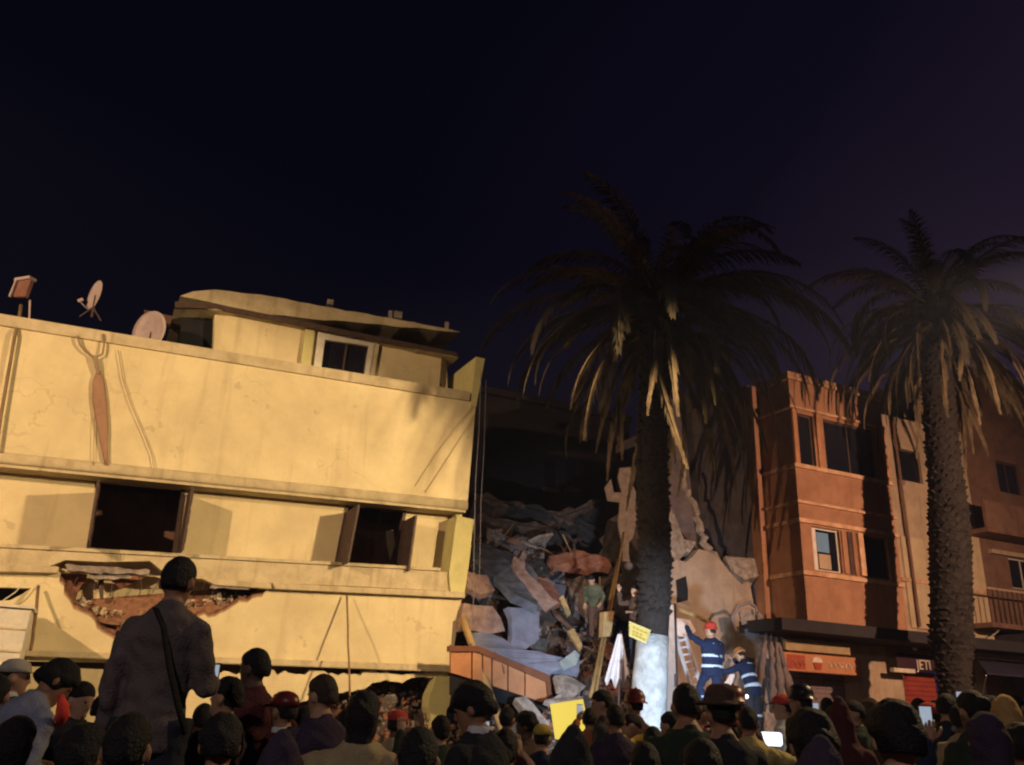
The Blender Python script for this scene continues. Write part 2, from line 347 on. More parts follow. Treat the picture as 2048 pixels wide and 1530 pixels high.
# ledge moulding with shadow line
for seg_ in (((546, 1166), (930, 1184), (930, 1196), (550, 1178)), ((-60, 1128), (118, 1133), (116, 1146), (-60, 1142)), ((400, 1156), (540, 1166), (545, 1178), (430, 1170))):
    c = MB(); c.prism([uz(x, y, .12) for x, y in seg_], -.1, .13); build('ledge', c, PLA2, B, bevel=.01)
# broken ledge fragments hanging over the hole
for seg_, w_ in ((((130, 1128), (215, 1134), (300, 1140), (298, 1148), (190, 1146), (135, 1140)), .1), (((180, 1146), (262, 1145), (262, 1157), (184, 1158)), 0), (((425, 1166), (500, 1172), (498, 1179), (420, 1176)), .08)):
    c = MB(); c.prism(jag([uz(x, y, w_) for x, y in seg_], .02, .1), w_ - .12, w_); build('ledge_fragment', c, CONC2, B)
# corner pier of the strip (yellow return wall + front end)
a = uz(905, 1030); b_ = uz(946, 1040); c_ = uz(926, 1190); d_ = uz(884, 1152)
c = MB(); c.prism(jag([uz(912, 1032), b_, uz(938, 1110), c_, uz(900, 1190), uz(896, 1150)], .012, .2), -.55, .07); build('corner_pier', c, PLY, B)
# ---- lower wall with the hole
zo = line(0, 1325, 905, 1338, 0)
hole = [(114, 1140), (128, 1170), (140, 1200), (162, 1222), (190, 1240), (205, 1262), (232, 1285), (262, 1262), (330, 1258), (395, 1232), (440, 1224), (470, 1208), (515, 1192), (545, 1174), (430, 1160), (300, 1150), (200, 1142)]
hl = jag([uz(x, y) for x, y in hole], .055, .11)
hl2 = [uz(x, y) for x, y in ((-60, 1172), (62, 1176), (40, 1190), (20, 1200), (-60, 1204))]
rl = uz(925, 1194); rl2 = uz(903, 1334)
c = MB(); c.prism([(UL, uz(0, 1342)[1] - .2), rl2, rl, uz(545, 1163), uz(0, 1136), (UL, uz(0, 1136)[1] + .1)], -.25, -.04, [hl, hl2]); build('lower_wall', c, PLA, B)
# edge thickness: brown broken rim
c = MB(); nn = len(hl)
for i in range(nn):
    a = hl[i]; b_ = hl[(i + 1) % nn]
    if a[1] > uz(300, 1150)[1] - .1: continue
    c.hexa([W(a[0], -.28, a[1] - .04), W(a[0], -.035, a[1] - .02), W(b_[0], -.035, b_[1] - .02), W(b_[0], -.28, b_[1] - .04), W(a[0], -.34, a[1] + .10 + rnd.uniform(0, .06)), W(a[0], -.06, a[1] + .045), W(b_[0], -.06, b_[1] + .045), W(b_[0], -.34, b_[1] + .10)])
build('broken_wall_edge', c, mat('broken_edge', (.30, .15, .09), .95, (.16, .08, .05), 8, .8, 25), B)
# inside the hole
c = MB(); c.prism([uz(x, y, -.7) for x, y in ((100, 1100), (600, 1150), (600, 1300), (100, 1300))], -.8, -.7); build('inner_wall', c, PLA, B)
c = MB(); c.prism(jag([uz(x, y, -.35) for x, y in ((110, 1130), (175, 1150), (150, 1200), (150, 1230), (110, 1200))], .03, .12), -.6, -.35); build('fallen_slab', c, BRICK, B)
c = MB(); c.hexa([P(160, 1240, -.3), P(320, 1262, -.2), P(520, 1200, -.2), P(520, 1200, -.6), P(150, 1200, -.65), P(320, 1215, -.65), P(540, 1172, -.65), P(540, 1170, -.68)]); build('fallen_slab', c, mat('broken_edge', (0, 0, 0)), B)
c = MB(); c.prism([uz(x, y, -.4) for x, y in ((196, 1158), (208, 1158), (207, 1198), (200, 1198))], -.5, -.4); build('inner_post', c, DARKB, B)
c = MB(); c.prism([uz(x, y, -.45) for x, y in ((215, 1150), (300, 1150), (240, 1178))], -.6, -.45); build('fallen_slab', c, BRICK, B)
c = MB(); c.prism([uz(x, y, -.3) for x, y in ((420, 1176), (520, 1172), (505, 1190), (450, 1192))], -.5, -.3); build('fallen_slab', c, BLACK, B)
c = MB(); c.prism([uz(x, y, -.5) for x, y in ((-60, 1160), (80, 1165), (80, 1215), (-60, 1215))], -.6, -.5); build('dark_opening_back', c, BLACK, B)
rb_ = random.Random(21); c = MB()
for i in range(230):
    x_ = rb_.uniform(140, 540); t_ = (x_ - 140) / 400; yb_ = (1215 + 170 * t_ - 60 * t_ * t_) if t_ < .3 else 1258 - (x_ - 260) * .25
    u_, z_ = uz(x_, yb_ - rb_.uniform(2, 26), -.4); s_ = rb_.uniform(.02, .09); c.cur = rb_.choice((0, 1, 2, 2))
    c.box(W(u_, rb_.uniform(-.6, -.2), z_), (s_ * rb_.uniform(.8, 2.2), s_, s_ * rb_.uniform(.5, 1)), Matrix.Rotation(rb_.uniform(0, 3), 3, Vector((rb_.uniform(-1, 1), rb_.uniform(-1, 1), 1)).normalized()))
tag(build('loose_debris', c, [CONC2, BRICK, PLA2], B), kind='stuff')
for k in range(9):
    x_ = 150 + 42 * k + rb_.uniform(-10, 10); p_ = P(x_, 1152 + rb_.uniform(0, 8), -.15); c = MB(); q_ = [p_ + Vector((0, 0, .1)), p_]
    for j in range(4): q_.append(q_[-1] + Vector((rb_.uniform(-.06, .06), rb_.uniform(-.05, .02), -rb_.uniform(.05, .12))))
    c.tube(q_, .009, 5); build('bent_rebar', c, DARKB, B)
for (x_, y_, n_) in ((222, 1262, 5), (330, 1232, 4), (420, 1208, 4)):
    for k in range(n_):
        u_, z_ = uz(x_ + k * 21, y_ - k * 3, -.33); c = MB(); c.box(W(u_, -.3, z_), (.19, .10, .07), Matrix.Rotation(math.pi / 2 - TH + rb_.uniform(-.3, .3), 3, 'Z') @ Matrix.Rotation(rb_.uniform(-.25, .25), 3, 'Y')); build('brick', c, BRICK, B)
# ledge at first floor
c = MB(); c.prism([(UL, uz(0, 1330)[1]), uz(903, 1345), uz(906, 1331), (UL, uz(0, 1322)[1])], -.2, .14); build('ledge', c, PLA2, B, bevel=.015)
# wall under the ledge, broken away below
c = MB(); c.prism(jag([uz(x, y) for x, y in ((340, 1344), (902, 1346), (880, 1352), (850, 1352), (815, 1360), (760, 1364), (705, 1384), (662, 1392), (620, 1400), (560, 1420), (340, 1440))], .06, .12), -.28, -.04); build('ground_floor_wall', c, PLA, B)
c = MB(); c.prism([(UL, 0), uz(340, 1440), uz(340, 1344), (UL, uz(0, 1342)[1])], -.28, -.04); build('ground_floor_wall', c, PLA, B)
# crushed room behind: dark back
c = MB(); c.wbox(UL, .0, -2.6, -2.4, 0, lbot(0) - .1); build('rear_room_wall', c, BRW, B)
c = MB(); c.wbox(UL, rb[0] - .2, -7.2, -7.0, 0, ltop(UL) - .7); build('rear_wall', c, BRW, B)
c = MB(); c.hexa([W(rl2[0] - .2, -7, 0), W(rl2[0] - .2, -.3, 0), W(rl2[0] - .02, -.3, 0), W(rl2[0] - .02, -7, 0), W(rt[0] - .2, -7, rt[1] - .5), W(rt[0] - .2, -.26, rt[1] - .5), W(rt[0] - .02, -.26, rt[1] - .5), W(rt[0] - .02, -7, rt[1] - .5)]); build('side_wall', c, PLA, B)
# broken pier stub at the corner
c = MB(); c.prism(jag([uz(x, y, .1) for x, y in ((872, 1352), (902, 1352), (900, 1400), (884, 1455), (868, 1500), (850, 1498), (862, 1440), (858, 1400))], .03, .12), -.35, .1); build('broken_pier', c, PLY, B)
# props leaning against the wall (light poles): each a thing
def pole(name, a, b, r, m_, label, cat, group=None):
    c = MB(); n = 6; a = Vector(a); b = Vector(b); c.tube([a.lerp(b, i / n) + Vector((rnd.uniform(-1, 1), rnd.uniform(-1, 1), 0)) * .01 for i in range(n + 1)], r, 8)
    return tag(build(name, c, m_, smooth=True), label, cat, group)
pole('timber_prop', P(925, 1236, .15), P(1012, 1475, 1.7), .085, WOOD, 'yellow timber prop leaning from the ground to the right corner of the cream building', 'prop')
pole('timber_prop', P(693, 1190, .12), P(700, 1392, 1.3), .022, WOODD, 'thin brown pole propped against the middle of the cream lower wall', 'prop')
pole('timber_prop', P(78, 1172, .12), P(62, 1300, 1.0), .03, WOODD, 'thin brown prop at the left end of the cream lower wall', 'prop')
# ---- white box structure at the left edge
K = empty('site_cabin', P(0, 1420, 1.2), 'pale boxy cabin in front of the cream wall at the left edge', 'cabin')
def zz(y, w=1.6): return uz(0, y, w)[1]
uR = uz(52, 1260, 1.6)[0]
c = MB(); c.wbox(uR - 2.6, uR, .2, 1.6, 0, zz(1212)); build('cabin_wall', c, WHT, K)
c = MB(); c.wbox(uR - 2.65, uR + .05, .15, 1.66, zz(1213), zz(1207)); build('cabin_roof', c, WHT, K)
for y in (1255, 1301):
    c = MB(); c.wbox(uR - 2.6, uR + .01, 1.602, 1.62, zz(y + 2), zz(y - 2)); build('cabin_rail', c, PLA2, K)
# ================================================================== roof equipment
def dish(name, cx, cy, rx, ry, w, tilt, yaw, label, arm=True, roll=0):
    c = P(cx, cy, w); E = empty(name, c - Vector((0, 0, ry * 1.3)), label, 'satellite dish', 'satellite dishes on the terrace')
    rot = Matrix.Rotation(yaw, 3, 'Z') @ Matrix.Rotation(tilt, 3, 'X') @ Matrix.Rotation(roll, 3, 'Y')
    m_ = MB(); n = 24; rows = 5; vs = []; fs = []
    for side in (0, 1):
        for i in range(rows + 1):
            r = i / rows
            for k in range(n):
                a = 2 * math.pi * k / n; vs.append(c + rot @ Vector((rx * r * math.cos(a), .16 * rx * (1 - r * r) + side * .02, ry * r * math.sin(a))))
    for side in (0, 1):
        o = side * (rows + 1) * n
        for i in range(rows):
            for k in range(n): fs.append((o + i * n + k, o + i * n + (k + 1) % n, o + (i + 1) * n + (k + 1) % n, o + (i + 1) * n + k))
    o2 = rows * n; 
    for k in range(n): fs.append((o2 + k, o2 + (k + 1) % n, (rows + 1) * n + o2 + (k + 1) % n, (rows + 1) * n + o2 + k))
    m_.add(vs, fs); build('dish_bowl', m_, DISH, E, smooth=True)
    if arm:
        m_ = MB(); p0 = c + rot @ Vector((0, 0, -ry)); p1 = c + rot @ Vector((-.1, -.75 * rx, -.75 * ry)); m_.tube([p0, p1], .016, 6); build('feed_arm', m_, METAL, E)
        m_ = MB(); m_.tube([p1 - rot @ Vector((0, .05, 0)), p1 + rot @ Vector((0, .03, .08))], .04, 8); build('receiver', m_, DISH, E)
    m_ = MB(); hub = c + rot @ Vector((0, .2 * rx, 0)); m_.tube([hub, hub + Vector((.02, 0, -ry * 1.5))], .028, 8); m_.tube([hub + Vector((0, 0, -ry * .8)), hub + UD * .22 + Vector((0, 0, -ry * 1.6))], .015, 6)
    m_.tube([hub + Vector((0, 0, -ry * .8)), hub - UD * .22 + Vector((0, 0, -ry * 1.6))], .015, 6); build('mount', m_, DARKB, E)
    return E
dish('satellite_dish', 188, 590, .22, .36, -.15, R(8), R(-35), 'small tilted satellite dish on a dark bracket above the parapet', roll=R(38))
dish('satellite_dish', 297, 662, .46, .50, -.6, R(8), R(-20), 'large pinkish satellite dish half hidden behind the parapet', arm=False, roll=R(40))
# boxy aerial on a mast at the left
E = empty('roof_aerial', P(42, 660, -.1), 'boxy panel aerial on a mast at the left end of the parapet', 'aerial')
c = MB(); p = P(47, 578, -.1); c.box(p, (.36, .12, .42), Matrix.Rotation(R(-20), 3, 'Z') @ Matrix.Rotation(R(6), 3, 'Y')); build('aerial_box', c, mat('rusty_box', (.26, .12, .09), .8), E, bevel=.02)
c = MB(); c.box(p + Vector((0, -.02, .21)), (.44, .2, .07), Matrix.Rotation(R(-20), 3, 'Z')); build('aerial_lid', c, DISH, E, bevel=.01)
c = MB(); c.box(p + Vector((-.19, -.05, -.02)), (.03, .06, .42), Matrix.Rotation(R(6), 3, 'Y')); build('aerial_bracket', c, DISH, E)
c = MB(); c.tube([P(42, 610, -.1), P(38, 640, -.05), P(30, 670, .12), P(2, 830, .14), P(-8, 900, .14)], .035, 8); build('mast', c, mat('mast_paint', (.22, .15, .08), .7), E, smooth=True)
c = MB(); c.tube([P(60, 600, -.15), P(58, 650, -.15)], .02, 6); build('mast_brace', c, DISH, E)
# shadow of the small dish and its bracket, modelled as a brown strip
E = empty('dish_shadow_strip', P(200, 720, .1), 'long brown strip modelled as the shadow of the small dish on the wall', 'cloth')
c = MB(); c.tube([P(x, y, .1) for x, y in ((155, 672), (160, 690), (172, 704), (190, 716), (205, 708), (208, 690), (207, 668))], .025, 6); build('bracket_shadow', c, PALEC, E, smooth=True)  # tube in the shape of the bracket's shadow
c = MB(); c.tube([P(190, 714, .1), P(194, 735, .1), P(197, 748, .1)], [.06, .05, .03], 6); build('shadow_neck', c, PALEC, E)
c = MB(); c.tube([P(x, y, .07) for x, y in ((197, 742), (197, 765), (199, 800), (205, 850), (209, 895), (213, 930))], [(.04, .02), (.12, .03), (.14, .03), (.12, .03), (.07, .03), (.03, .02)], 8, up=WD); build('strip', c, mat('dish_shadow_brown', (.36, .21, .14), .95), E, smooth=True)  # brown strip stands in for the dish's cast shadow
def cable(pts, r, m_, label, w=.06, group=None):
    c = MB(); q_ = []
    P3 = [P(x, y, w) if len(t_) == 0 else P(x, y, t_[0]) for (x, y, *t_) in pts]
    for i in range(len(P3) - 1):
        for k in range(4): q_.append(P3[i].lerp(P3[i + 1], k / 4))
    q_.append(P3[-1]); c.tube(q_, r, 5); return tag(build('cable', c, m_, smooth=True), label, 'cable', group)
cable(((236, 700), (246, 760), (262, 810), (285, 862), (304, 910), (308, 935)), .009, PALEC, 'slack brown cable curving down the cream wall right of the dish shadow strip')
cable(((187, 930), (188, 860), (192, 780)), .007, PALEC, 'thin cable hanging beside the brown dish shadow strip')
cable(((945, 812), (915, 850), (870, 910), (830, 972)), .007, PALEC, 'upper of two thin shadow lines built as tubes across the cream wall right end', w=.04)  # this tube and the next stand in for thin cast shadows
cable(((948, 830), (925, 870), (880, 940), (850, 985)), .007, PALEC, 'lower of two thin shadow lines built as tubes across the cream wall right end', w=.04)
cable(((962, 745, .12), (958, 860, .15), (951, 960, .15), (948, 1100, .15), (946, 1290, .15)), .010, mat('grey_cable', (.2, .2, .28), .6), 'grey cable hanging down the right corner of the cream building, nearer the wall')
cable(((972, 760, .12), (968, 900, .1), (962, 1000, .1), (958, 1200, .1)), .008, mat('grey_cable', (.2, .2, .28), .6), 'grey cable hanging free just right of the cream corner')
cable(((-10, 1212), (30, 1185), (52, 1160)), .012, WHT, 'pale wire slanting over the dark gap at the left edge', w=.2)
# dark debris lump on terrace
c = MB(); p = P(812, 772, -1.0); c.ball(p, (.2, .14, .1)); c.ball(p + UD * .15, (.1, .1, .07)); tag(build('debris_bag', c, DARKB, smooth=True), 'dark bag of debris lying on the roof terrace behind the parapet', 'bag')
# ================================================================== rubble heap
def sm(a, b, x):
    t = max(0, min(1, (x - a) / (b - a))); return t * t * (3 - 2 * t)
def mound_h(u, w):
    h = 5.2 * (1 - sm(-4.6, 2.4, w)) + .0
    h += 1.1 * (1 - sm(-3.2, -1.6, w))
    h *= sm(-1.6, 1.2, u) * (1 - .55 * sm(4.0, 9.5, u)) * (1 - sm(8.5, 10.2, u) * .7)
    h += .55 * noise.noise(Vector((u * .9, w * .9, 0))) * min(1, h) + .30 * noise.noise(Vector((u * 2.6, w * 2.6, 5))) * min(1, h * 2)
    return max(h, -.05) - .02
g = MB(); nu, nw = 110, 90; vs = []
for i in range(nu):
    for j in range(nw):
        u = -1.6 + 11.8 * i / (nu - 1); w = -8 + 10.8 * j / (nw - 1); vs.append(W(u, w, mound_h(u, w)))
g.add(vs, [(i * nw + j, (i + 1) * nw + j, (i + 1) * nw + j + 1, i * nw + j + 1) for i in range(nu - 1) for j in range(nw - 1)])
tag(build('rubble_heap', g, mat('rubble_dust', (.10, .072, .062), .98, (.035, .025, .022), 3.5, 1.0, 14), loc=O0), kind='stuff', label='brown heap of fine rubble filling the gap between the cream and the terracotta buildings')
def hull(seed, n=11):
    r = random.Random(seed); bm = bmesh.new()
    for i in range(n): bm.verts.new((r.uniform(-1, 1), r.uniform(-1, 1) * .7, r.uniform(-1, 1) * .5))
    bmesh.ops.convex_hull(bm, input=bm.verts); me = bpy.data.meshes.new('rubble_chunk'); bm.to_mesh(me); bm.free()
    me.materials.append(CONC); return me
def hull2(seed):
    r = random.Random(seed); bm = bmesh.new(); n = 9; pts = []
    for i in range(n):
        a = 6.283 * i / n + r.uniform(-.25, .25); q = r.uniform(.6, 1.1); pts.append((q * math.cos(a), q * .65 * math.sin(a)))
    top = [bm.verts.new((x, y, .09 + r.uniform(-.02, .02))) for x, y in pts]; bot = [bm.verts.new((x * r.uniform(.9, 1.05), y * r.uniform(.9, 1.05), -.09)) for x, y in pts]
    bm.faces.new(top); bm.faces.new(list(reversed(bot)))
    for i in range(n): bm.faces.new((bot[i], bot[(i + 1) % n], top[(i + 1) % n], top[i]))
    me = bpy.data.meshes.new('rubble_plate'); bm.to_mesh(me); bm.free(); me.materials.append(CONC); return me
SL = [hull2(s) for s in range(8)]
for i in range(95):
    u = rnd.uniform(.3, 6.0) if i < 78 else rnd.uniform(6, 9.3); w = rnd.uniform(-4.5, 2.2); s = rnd.uniform(.25, .85)
    o = bpy.data.objects.new('rubble_plate', SL[i % 8]); link(o); o.location = W(u, w, mound_h(u, w) + rnd.uniform(.05, .35))
    o.rotation_euler = (rnd.uniform(-.1, 1.3), rnd.uniform(-.7, .7), rnd.uniform(0, 6.28)); o.scale = (s, s, s * rnd.uniform(.35, .9))
    mm = [CONC, CONC2, PINKS, BLUES, BRW, PURP][rnd.choice((0, 0, 1, 2, 3, 3, 4, 5))]; o.material_slots[0].link = 'OBJECT'; o.material_slots[0].material = mm
    nm_ = {'broken_concrete': 'dark grey', 'dusty_concrete': 'pale dusty', 'pink_plaster_slab': 'pinkish', 'blue_grey_slab': 'blue grey', 'brown_wall': 'dark brown', 'grey_purple_wall': 'grey purple'}[mm.name]
    tag(o, 'flat %s floor slab piece tilted in the rubble heap' % nm_, 'slab piece', nm_ + ' slab pieces tilted in the heap')
HULLS = [hull(s) for s in range(14)]
cm = [CONC, CONC2, BRICK, PINKS, BLUES, BRW, PURP]
cnt = 0
while cnt < 230:
    u = rnd.uniform(.2, 9.6); w = rnd.uniform(-5.5, 3.2)
    s = rnd.choice((.08, .1, .14, .18, .24))
    if cnt % 15 == 0: s = .36
    o = bpy.data.objects.new('rubble_chunk', HULLS[cnt % 14]); link(o); o.location = W(u, w, mound_h(u, w) + s * .25)
    o.rotation_euler = (rnd.uniform(-.6, .6), rnd.uniform(-.6, .6), rnd.uniform(0, 6.28)); o.scale = (s, s, s * rnd.uniform(.5, 1.1))
    o.material_slots[0].link = 'OBJECT'; o.material_slots[0].material = cm[rnd.choice((0, 0, 0, 1, 1, 2, 3, 4, 5, 6))]
    nm_ = {'broken_concrete': 'dark grey concrete', 'dusty_concrete': 'pale dusty concrete', 'red_brick_rubble': 'rust red brick', 'pink_plaster_slab': 'pinkish plaster', 'blue_grey_slab': 'blue grey coloured', 'brown_wall': 'dark brown masonry', 'grey_purple_wall': 'grey purple plaster'}[o.material_slots[0].material.name]; tag(o, 'jagged %s chunk lying loose on the rubble heap' % nm_, 'rubble chunk', nm_ + ' chunks loose on the rubble heap'); cnt += 1
g = MB()
for i in range(4600):
    u = rnd.uniform(-1, 9.9); w = rnd.uniform(-6.5, 3.6); s = rnd.uniform(.02, .11); c0 = W(u, w, mound_h(u, w) + s * .4)
    rot = Matrix.Rotation(rnd.uniform(0, 6.28), 3, Vector((rnd.uniform(-1, 1), rnd.uniform(-1, 1), 1)).normalized())
    g.cur = rnd.choice((0, 0, 1, 2)); g.box(c0, (s * rnd.uniform(.7, 2.6), s * rnd.uniform(.7, 1.5), s), rot)
tag(build('small_rubble', g, [CONC, CONC2, BRICK], loc=O0), kind='stuff', label='small broken bits of concrete and brick scattered over the heap')
def stick(seed, L, r):
    q = random.Random(seed); c = MB(); p = [Vector((-L / 2, 0, 0))]
    for k in range(3): p.append(p[-1] + Vector((L / 3, q.uniform(-.06, .06), q.uniform(-.06, .06))))
    c.tube(p, (r, r * .6), 4); me = c.mesh('splintered_timber'); me.materials.append(WOODD); return me
def wire(seed):
    q = random.Random(seed); c = MB(); p = [Vector((0, 0, 0))]; d = Vector((1, 0, .3))
    for k in range(8): d = (d + Vector((q.uniform(-.7, .7), q.uniform(-.7, .7), q.uniform(-.6, .35)))).normalized(); p.append(p[-1] + d * .17)
    c.tube(p, .012, 5); me = c.mesh('bent_rebar'); me.materials.append(WOODD); return me
ST = [stick(k, 1.0 + .3 * k, .035) for k in range(5)]; WI = [wire(k) for k in range(6)]
for i in range(120):
    u = rnd.uniform(.3, 9.3); w = rnd.uniform(-4.0, 2.8); tm = i % 2
    nm_ = 'splintered_timber' if tm else 'bent_rebar'; o = bpy.data.objects.new(nm_, (ST if tm else WI)[i % 5]); link(o); o.location = W(u, w, mound_h(u, w) + rnd.uniform(.05, .4)); o.rotation_euler = (rnd.uniform(-.5, .5), rnd.uniform(-1.2, 1.2), rnd.uniform(0, 6.28)); s = rnd.uniform(.6, 1.2); o.scale = (s,) * 3
    o.material_slots[0].link = 'OBJECT'; o.material_slots[0].material = (WOOD if i % 6 == 1 else WOODD) if tm else mat('rusty_steel', (.16, .07, .04), .8, metal=.4)
    if tm: tag(o, 'fresh pale splintered timber sticking out of the rubble heap' if i % 6 == 1 else 'dark splintered timber sticking out of the rubble heap', 'timber', 'pale timbers in the heap' if i % 6 == 1 else 'dark timbers in the heap')
    else: tag(o, 'rusty bent reinforcing bar sticking out of the rubble heap', 'rebar', 'bent bars in the heap')
# wreckage under the crushed right end of the cream building
ua, ub = uz(640, 1400)[0], uz(900, 1400)[0]
for i in range(34):
    u = rnd.uniform(ua, ub); w = rnd.uniform(-1.6, 1.2); s = rnd.uniform(.2, .5); pl = i % 2
    o = bpy.data.objects.new('rubble_plate' if pl else 'rubble_chunk', (SL if pl else HULLS)[i % 8]); link(o); o.location = W(u, w, max(.15, 1.75 * (1 - sm(-1.4, 1.4, w))) * rnd.uniform(.5, 1.1)); o.rotation_euler = (rnd.uniform(-1, 1), rnd.uniform(-1, 1), rnd.uniform(0, 6)); o.scale = (s, s, s * .7)
    o.material_slots[0].link = 'OBJECT'; o.material_slots[0].material = (CONC, BRICK, BRW, CONC2)[i % 4]
    nm_ = ('dark grey', 'rust red', 'dark brown', 'pale dusty')[i % 4]; tag(o, '%s broken masonry piece under the crushed right end of the cream building' % nm_, 'rubble piece', nm_ + ' pieces under the cream building')
c = MB(); n_ = 40; vs = []
for i in range(n_):
    for j in range(20):
        u = ua - .6 + (ub - ua + .8) * i / (n_ - 1); w = -2.3 + 4.2 * j / 19; vs.append(W(u, w, 2.0 * (1 - sm(-1.6, 1.7, w)) * sm(ua - .6, ua + 1.2, u) + .25 * noise.noise(Vector((u * 3, w * 3, 1))) + .1 * noise.noise(Vector((u * 8, w * 8, 2)))))
c.add(vs, [(i * 20 + j, (i + 1) * 20 + j, (i + 1) * 20 + j + 1, i * 20 + j + 1) for i in range(n_ - 1) for j in range(19)])
tag(build('rubble_heap', c, MATS['rubble_dust'], loc=O0), kind='stuff', label='dark rubble spilling from under the right end of the cream building')
g = MB()
for i in range(700):
    u = rnd.uniform(ua - .3, ub + .2); w = rnd.uniform(-1.6, 1.9); s = rnd.uniform(.02, .09); g.cur = rnd.choice((0, 1, 2, 2))
    g.box(W(u, w, 2.0 * (1 - sm(-1.6, 1.7, w)) * sm(ua - .6, ua + 1.2, u) + .05 + rnd.uniform(0, .15)), (s * rnd.uniform(.7, 2.5), s, s * .8), Matrix.Rotation(rnd.uniform(0, 6.28), 3, Vector((rnd.uniform(-1, 1), rnd.uniform(-1, 1), 1)).normalized()))
tag(build('small_rubble', g, [CONC, CONC2, BRICK], loc=O0), kind='stuff', label='small broken bits under the crushed end of the cream building')
DKS = mat('dark_slab', (.085, .065, .06), .95, (.03, .024, .022), 4, 1.0, 14)  # near-black brown base colour
# ---- large traced slabs: px points with their own w
def slab(name, pts, th, m_, label, cat='slab', rag=.035, rebar=0):
    c = MB(); Q = []
    n = len(pts)
    for i in range(n):
        a = pts[i]; b = pts[(i + 1) % n]; pa = P(*a); pb = P(*b); k = max(1, int((pb - pa).length / .22))
        dd = (pb - pa).normalized(); sd_ = dd.cross(WD)
        for j in range(k):
            v = pa.lerp(pb, j / k)
            if j: v = v + sd_ * rnd.uniform(-1.3, 1.3) * rag + dd * rnd.uniform(-1, 1) * rag
            Q.append(v)
    nrm = (P(*pts[1]) - P(*pts[0])).cross(P(*pts[-1]) - P(*pts[0])).normalized()
    if nrm.dot(WD) > 0: nrm = -nrm
    cen = sum(Q, Vector()) / len(Q); ax = (P(*pts[1]) - P(*pts[0])).normalized(); ay = nrm.cross(ax)
    t2 = tessellate_polygon([[Vector(((v - cen).dot(ax), (v - cen).dot(ay), 0)) for v in Q]]); N = len(Q)
    vs = Q + [v + nrm * (th * rnd.uniform(.85, 1.15)) for v in Q]
    fs = [tuple(t) for t in t2] + [tuple(i + N for i in reversed(t)) for t in t2] + [(i, (i + 1) % N, (i + 1) % N + N, i + N) for i in range(N)]
    c.add(vs, fs); o = build(name, c, m_); 
    if label: tag(o, label, cat)
    for k in range(rebar):
        r_ = MB(); p = rnd.choice(Q); d = Vector((rnd.uniform(-1, 1), rnd.uniform(-1, 1), rnd.uniform(-.6, .8))).normalized(); r_.tube([p - d * .1, p + d * .2, p + d * .35 + Vector((0, 0, -.08)), p + d * .45 + Vector((0, 0, -.2))], .011, 5)
        me_o = build('rebar', r_, mat('rusty_steel', (.16, .07, .04), .8, metal=.4), None); me_o.parent = o; me_o.location = me_o.location - o.location
    return o
slab('fallen_roof_slab', [(944, 1082, -1.6), (985, 1090, -1.8), (1046, 1120, -1.2), (1075, 1150, -.8), (1076, 1196, -.2), (1075, 1212, .2), (1030, 1190, .1), (985, 1150, -.6), (944, 1120, -.9)], .22, BLUES, 'long blue grey slab sloping down just right of the cream building', rebar=2)
slab('slab_edge', [(1028, 1112, -1.0), (1050, 1122, -1.0), (1050, 1138, -.8), (1090, 1180, -.2), (1118, 1205, .2), (1100, 1216, .25), (1062, 1180, -.2), (1026, 1136, -.8)], .18, PINKS, 'pinkish broken edge running along the top of the long blue grey slab', rag=.05)
slab('fallen_slab', [(1062, 1150, -1.4), (1100, 1165, -1.2), (1128, 1200, -.6), (1110, 1206, -.4)], .2, BRICK, 'rust brown slab behind the pinkish slab edge', rag=.05)
slab('wall_panel', [(928, 1206, .1), (985, 1212, -.05), (1002, 1236, 0), (1010, 1262, .1), (975, 1268, .2), (950, 1262, .2), (920, 1262, .2)], .18, PINKS, 'pink grey wall panel touching the right corner of the cream building')
slab('wall_panel', [(1016, 1214, -.1), (1078, 1222, -.3), (1078, 1278, -.1), (1050, 1300, .2), (1020, 1292, .2), (1024, 1250, 0)], .18, mat('slate_panel', (.20, .22, .31), .8, (.15, .15, .21), 3, .3), 'square blue grey wall panel hanging right of the pink one')
slab('fallen_slab', [(935, 1142, -.4), (975, 1150, -.5), (990, 1180, -.2), (960, 1188, .1), (934, 1176, .1)], .15, PINKS, 'small pale pink slab wedged under the long blue slab by the cream corner')
slab('fallen_slab', [(945, 1266, .3), (985, 1268, .3), (1052, 1300, .6), (1100, 1310, .8), (1160, 1318, .8), (1158, 1344, 1.0), (1090, 1338, 1.0), (1010, 1312, .8), (940, 1288, .6)], .16, mat('slate_panel', (0, 0, 0)), 'flat blue grey slab lying over the orange board fence', rebar=2)
slab('fallen_slab', [(1098, 1112, -2.5), (1150, 1100, -2.8), (1222, 1118, -2.5), (1222, 1134, -2.3), (1165, 1132, -2.2), (1110, 1130, -2.2)], .25, BRICK, 'rust coloured slab edge lying high on the heap left of the near palm', rebar=4)
slab('fallen_beam', [(1030, 1396, 1.6), (1052, 1392, 1.6), (1100, 1448, 2.1), (1080, 1462, 2.1)], .22, CONC2, 'leaning concrete beam below the orange board fence', 'beam')
slab('fallen_beam', [(1135, 1262, .3), (1148, 1256, .3), (1165, 1290, .8), (1158, 1298, .8)], .1, WOOD, 'short pale timber offcut sticking out of the heap left of the white sheet', 'beam', rag=.01)
slab('fallen_beam', [(1118, 1196, -.6), (1126, 1190, -.6), (1142, 1226, -.3), (1134, 1232, -.3)], .08, WOOD, 'upright pale timber splinter at the lower end of the pinkish slab edge', 'beam', rag=.01)
slab('fallen_slab', [(1110, 1350, 1.4), (1150, 1358, 1.3), (1172, 1372, 1.5), (1150, 1392, 1.7), (1118, 1380, 1.7)], .12, CONC2, 'pale slab piece standing in the debris right of the orange board fence')
